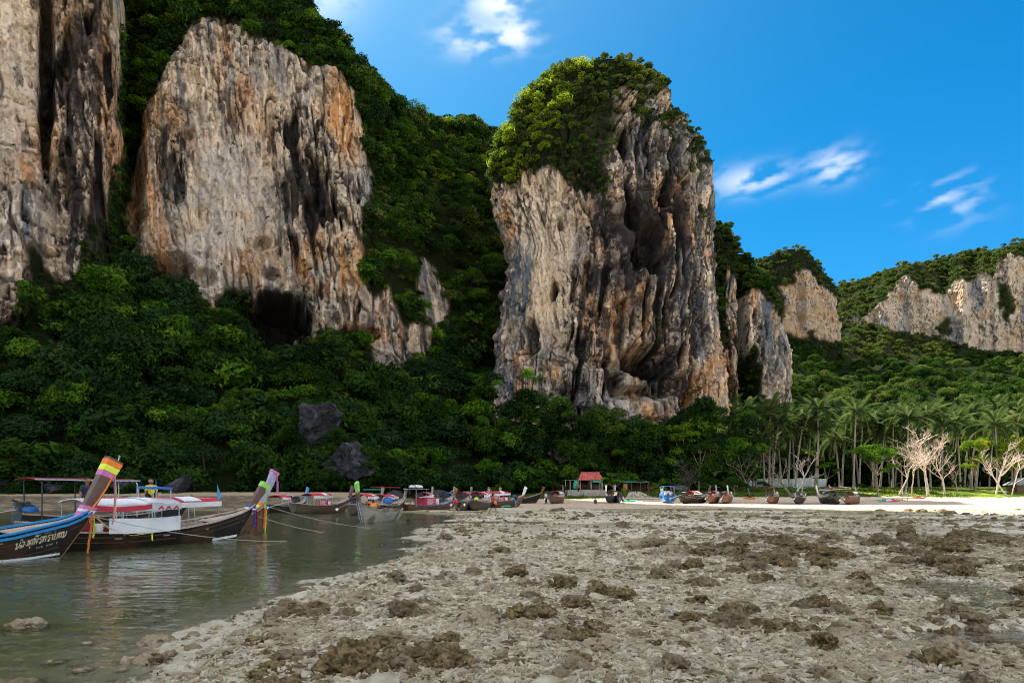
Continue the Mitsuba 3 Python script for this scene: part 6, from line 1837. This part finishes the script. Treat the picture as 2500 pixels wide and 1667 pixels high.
# kayaks and boards on the sand
def kayak(p, L, hd, mats, label):
    k = thing('kayak', label, 'kayak')
    M = TRS(p, hd, 1)
    xs = np.linspace(-L / 2, L / 2, 13)
    for i, m in enumerate(mats):
        a, b = -L / 2 + L * i / len(mats), -L / 2 + L * (i + 1) / len(mats)
        q = np.linspace(a, b, 6)
        w = .36 * (1 - np.abs(q / (L / 2)) ** 2.4) + .02
        ang = np.linspace(0, 2 * np.pi, 10, endpoint=False)
        v = np.concatenate([np.stack([q[j] + 0 * ang, w[j] * np.cos(ang), .16 + (.06 * (2 * q[j] / L) ** 2) + .14 * np.sin(ang) * (w[j] / .38) ** .5], -1) for j in range(6)])
        f = np.vstack([grid_faces(6, 10, True), [[0, j + 1, j] for j in range(1, 9)], [[50, 50 + j, 50 + j + 1] for j in range(1, 9)]])
        obj('hull', trimesh.Trimesh(v, f, process=False), m, k, 50, M)
    obj('seat', box(-.3, .1, -.2, .2, .29, .42), 'engine_black', k, M=M)


plain('kayak_green', (.02, .48, .30), .4)
plain('kayak_orange', (.75, .16, .04), .4)
p = ground_at(1219, 1240, .0); p[2] = float(ground_z(p[0], p[1], False))
kayak(p, 2.9, .12, ['kayak_green', 'white_paint', 'kayak_green'], 'green and white kayak beside the walking person in red')
for (u, Y, hd, m, lab) in [(1680, 122, .1, ['kayak_green'], 'green kayak at the grass edge by the leafless tree'), (1832, 124, 0, ['kayak_orange'], 'orange kayak lying at the lawn edge'), (2245, 125, .1, ['kayak_orange', 'red_cloth'], 'red kayak on the grass right of the net'),
                           (2160, 112, .1, ['kayak_green', 'white_paint'], 'teal and white kayak on the sunlit sand'), (2182, 113, -.1, ['kayak_orange'], 'small orange kayak on the sunlit sand beside the teal one'), (1535, 110, .05, ['kayak_green'], 'green kayak sticking out beyond the two children'),
                           (1745, 124, .05, ['yellow_ribbon'], 'yellow kayak in the grass behind the three boats')]:
    p = on_ground(u, Y)
    kayak(p, 2.9, hd, m, lab)
# litter on the flat
p = ground_at(1641, 1499, .03)
m = moved(rock_mesh(2, 5, .4, .5), TRS(p, .2, (.16, .06, .05)))
k = thing('litter', 'crumpled blue and white wrapper on the rubble', 'litter')
obj('wrapper', m, 'blue_tarp', k)
obj('wrapper_end', moved(rock_mesh(1, 6, .4, .4), TRS(p + [.12, .01, .02], .2, (.06, .05, .04))), 'white_paint', k)

# ---------------------------------------------------------------- people
plain('skin', (.30, .16, .09), .6)
plain('hair_black', (.015, .012, .01), .6)
plain('shirt_white', (.70, .70, .70), .85)
plain('shirt_red', (.55, .04, .03), .85)
plain('shirt_dark', (.03, .035, .05), .85)
plain('shirt_yellow', (.75, .62, .02), .85)
plain('shirt_pink', (.65, .12, .30), .85)
plain('shirt_blue', (.04, .30, .50), .85)
plain('trousers_black', (.02, .02, .022), .9)


def ball(p, r, n=10):
    return m3.Manifold.sphere(float(r), n).translate([float(x) for x in p])


def chain(pts):
    """Hulls of the spheres (point, radius) taken two by two, as one solid."""
    s = [ball(p, r) for p, r in pts]
    return m3.Manifold.batch_boolean([m3.Manifold.batch_hull([a, b]) for a, b in zip(s, s[1:])], m3.OpType.Add)


def solid(parts, edge=.05):
    m = m3.Manifold.batch_boolean(parts, m3.OpType.Add).refine_to_length(edge)
    q = m.to_mesh()
    t = trimesh.Trimesh(q.vert_properties[:, :3], q.tri_verts, process=False)
    trimesh.smoothing.filter_taubin(t, iterations=6)
    return t


def person(label, p, face, h=1.65, shirt='shirt_white', legs='trousers_black', long_legs=True, pose='stand', seed=0, ball_held=False):
    """One figure facing the direction 'face' (radians); p: between the feet on the ground."""
    k = thing('person', label, 'person')
    s = h / 1.70
    hipz = .90
    lean = {'bend': 1.1, 'sit': .25}.get(pose, .04)
    drop = {'sit': -.62}.get(pose, 0)
    hip = np.array([0, 0, hipz + drop])
    up = np.array([math.sin(lean), 0, math.cos(lean)])
    chest, neck, head = hip + up * .40, hip + up * .56, hip + up * .72 + [.02, 0, 0]
    st = {'walk': .30, 'stand': .05}.get(pose, .06)
    knees, feet = [], []
    for sd, d in ((-1, st), (1, -st)):
        hp = hip + [0, .09 * sd, -.02]
        if pose == 'sit':
            kn, an = hp + [.40, .06 * sd, .12], hp + [.55, .05 * sd, -.22]
        else:
            kn, an = np.array([d * .62 + .05, .10 * sd, .48]), np.array([d - (.05 if d < 0 else 0), .10 * sd, .08])
        knees.append((hp, kn)); feet.append(an)
    sh = [chest + up * .08 + [0, .19 * sd, 0] for sd in (-1, 1)]
    arms = []
    for i, sd in enumerate((-1, 1)):
        sw = {'walk': .16 * sd, 'bend': .1}.get(pose, .03 * sd)
        el = sh[i] + [sw * .6, .06 * sd, -.27]
        wr = el + [sw + .06, .0, -.24]
        if ball_held and sd == -1:
            el, wr = sh[i] + [.06, -.05, -.27], sh[i] + [.22, -.02, -.42]
        arms.append((sh[i], el, wr))
    body = [chain([(hip, .12), (chest, .13), (neck, .055), (head, .085)]), ball(head + [.01, 0, .03], .105, 14), ball(head + [.10, 0, .0], .022), ball(head + [.0, .10, .0], .025), ball(head + [0, -.10, .0], .025)]
    for (hp, kn), an in zip(knees, feet):
        body += [chain([(hp, .088), (kn, .060), (an, .040)]), chain([(an + [-.03, 0, -.04], .038), (an + [.16, 0, -.05], .030)])]
    for (a, b, c) in arms:
        body.append(chain([(a, .052), (b, .040), (c, .030)]))
        hd = c + [.02, 0, -.06]
        body.append(m3.Manifold.batch_hull([ball(c, .026), ball(hd + [.02, 0, 0], .028), ball(hd + [-.02, 0, 0], .026)]))
        for q, (dx, ln) in enumerate(((-.030, .055), (-.010, .07), (.010, .072), (.028, .062))):
            body.append(chain([(hd + [dx, 0, -.01], .011), (hd + [dx + .006, .012, -.012 - ln * .5], .010), (hd + [dx + .012, .026, -.012 - ln], .008)]))
        body.append(chain([(hd + [.03, 0, .02], .012), (hd + [.062, .012, -.02], .010)]))
    M = TRS(p, face, s)
    obj('body', solid(body), 'skin', k, True, M)
    top = [chain([(hip + up * .05, .150), (chest, .158), (neck - up * .05, .085)]), m3.Manifold.batch_hull([ball(sh[0], .07), ball(sh[1], .07), ball(chest, .13)])]
    for (a, b, c) in arms:
        top.append(chain([(a, .070), (a + (b - a) * .62, .058)]))
    obj('shirt', solid(top), shirt, k, True, M)
    low = [m3.Manifold.batch_hull([ball(hip + [0, .07, .03], .125), ball(hip + [0, -.07, .03], .125), ball(hip - [0, 0, .06], .12)])]
    for (hp, kn), an in zip(knees, feet):
        low.append(chain([(hp, .108), (kn, .080)] + ([(an + [0, 0, .06], .060)] if long_legs else [])) if long_legs else chain([(hp, .112), (hp + (kn - hp) * .8, .092)]))
    obj('trousers' if long_legs else 'shorts', solid(low), legs, k, True, M)
    obj('hair', solid([ball(head + [-.02, 0, .065], .112, 14), ball(head + [-.06, 0, .0], .085)], .04), 'hair_black', k, True, M)
    return k, M


p = ground_at(1203, 1255, 0.0); p[2] = float(ground_z(p[0], p[1], False)) + .02
person('person in a red shirt and dark shorts walking across the flat, ball under one arm', p, .1, 1.66, 'shirt_red', 'trousers_black', False, 'walk', ball_held=True)
solo('beach_ball', moved(trimesh.creation.icosphere(subdivisions=2, radius=.14), TRS(p + np.array([.22, -.30, .92]))), 'orange_vest', 'orange ball held by the walking person in red', 'ball', smooth=True)
p = ground_at(1333, 1233, .05); p[2] = float(ground_z(p[0], p[1], False)) + .02
person('person in a white shirt and black trousers standing on the sand', p, -1.2, 1.68, 'shirt_white', 'trousers_black', True, 'stand')
p = on_ground(1260, 84)
person('person in dark clothes standing behind the end of the green kayak', p, 2.0, 1.62, 'shirt_dark', 'shirt_blue', False, 'stand')
p = on_ground(1121, 60); p[2] = max(p[2], -.10)
person('person in red bending down at the bow of the red cargo boat', p, 2.6, 1.66, 'shirt_red', 'trousers_black', False, 'bend')
p = on_ground(1513, 101)
person('child in blue standing by the dark boat on the far sand', p, -1.0, 1.05, 'shirt_blue', 'shirt_blue', True, 'stand')
p = on_ground(1521, 101.5)
person('child in pink beside the child in blue on the far sand', p, -2.0, 1.15, 'shirt_pink', 'trousers_black', False, 'walk')
p = on_ground(1453, 99)
person('person in brown sitting on the sand left of the dark boat', p, -1.4, 1.5, 'hull_brown', 'hull_dark', True, 'sit')
p = at(370, 1226, 31)
person('person in a yellow shirt sitting aboard beside the red roof', p, -1.2, 1.62, 'shirt_yellow', 'trousers_black', True, 'sit')
p = at(209, 1232, 27)
person('dark-haired person in a dark shirt sitting aboard behind the nearest prow', p, -.6, 1.62, 'shirt_dark', 'trousers_black', True, 'sit')
p = on_ground(1412, 131); p[2] = 2.1
person('person in red standing at the left post of the pavilion', p, -1.2, 1.6, 'shirt_red', 'trousers_black', True, 'stand')
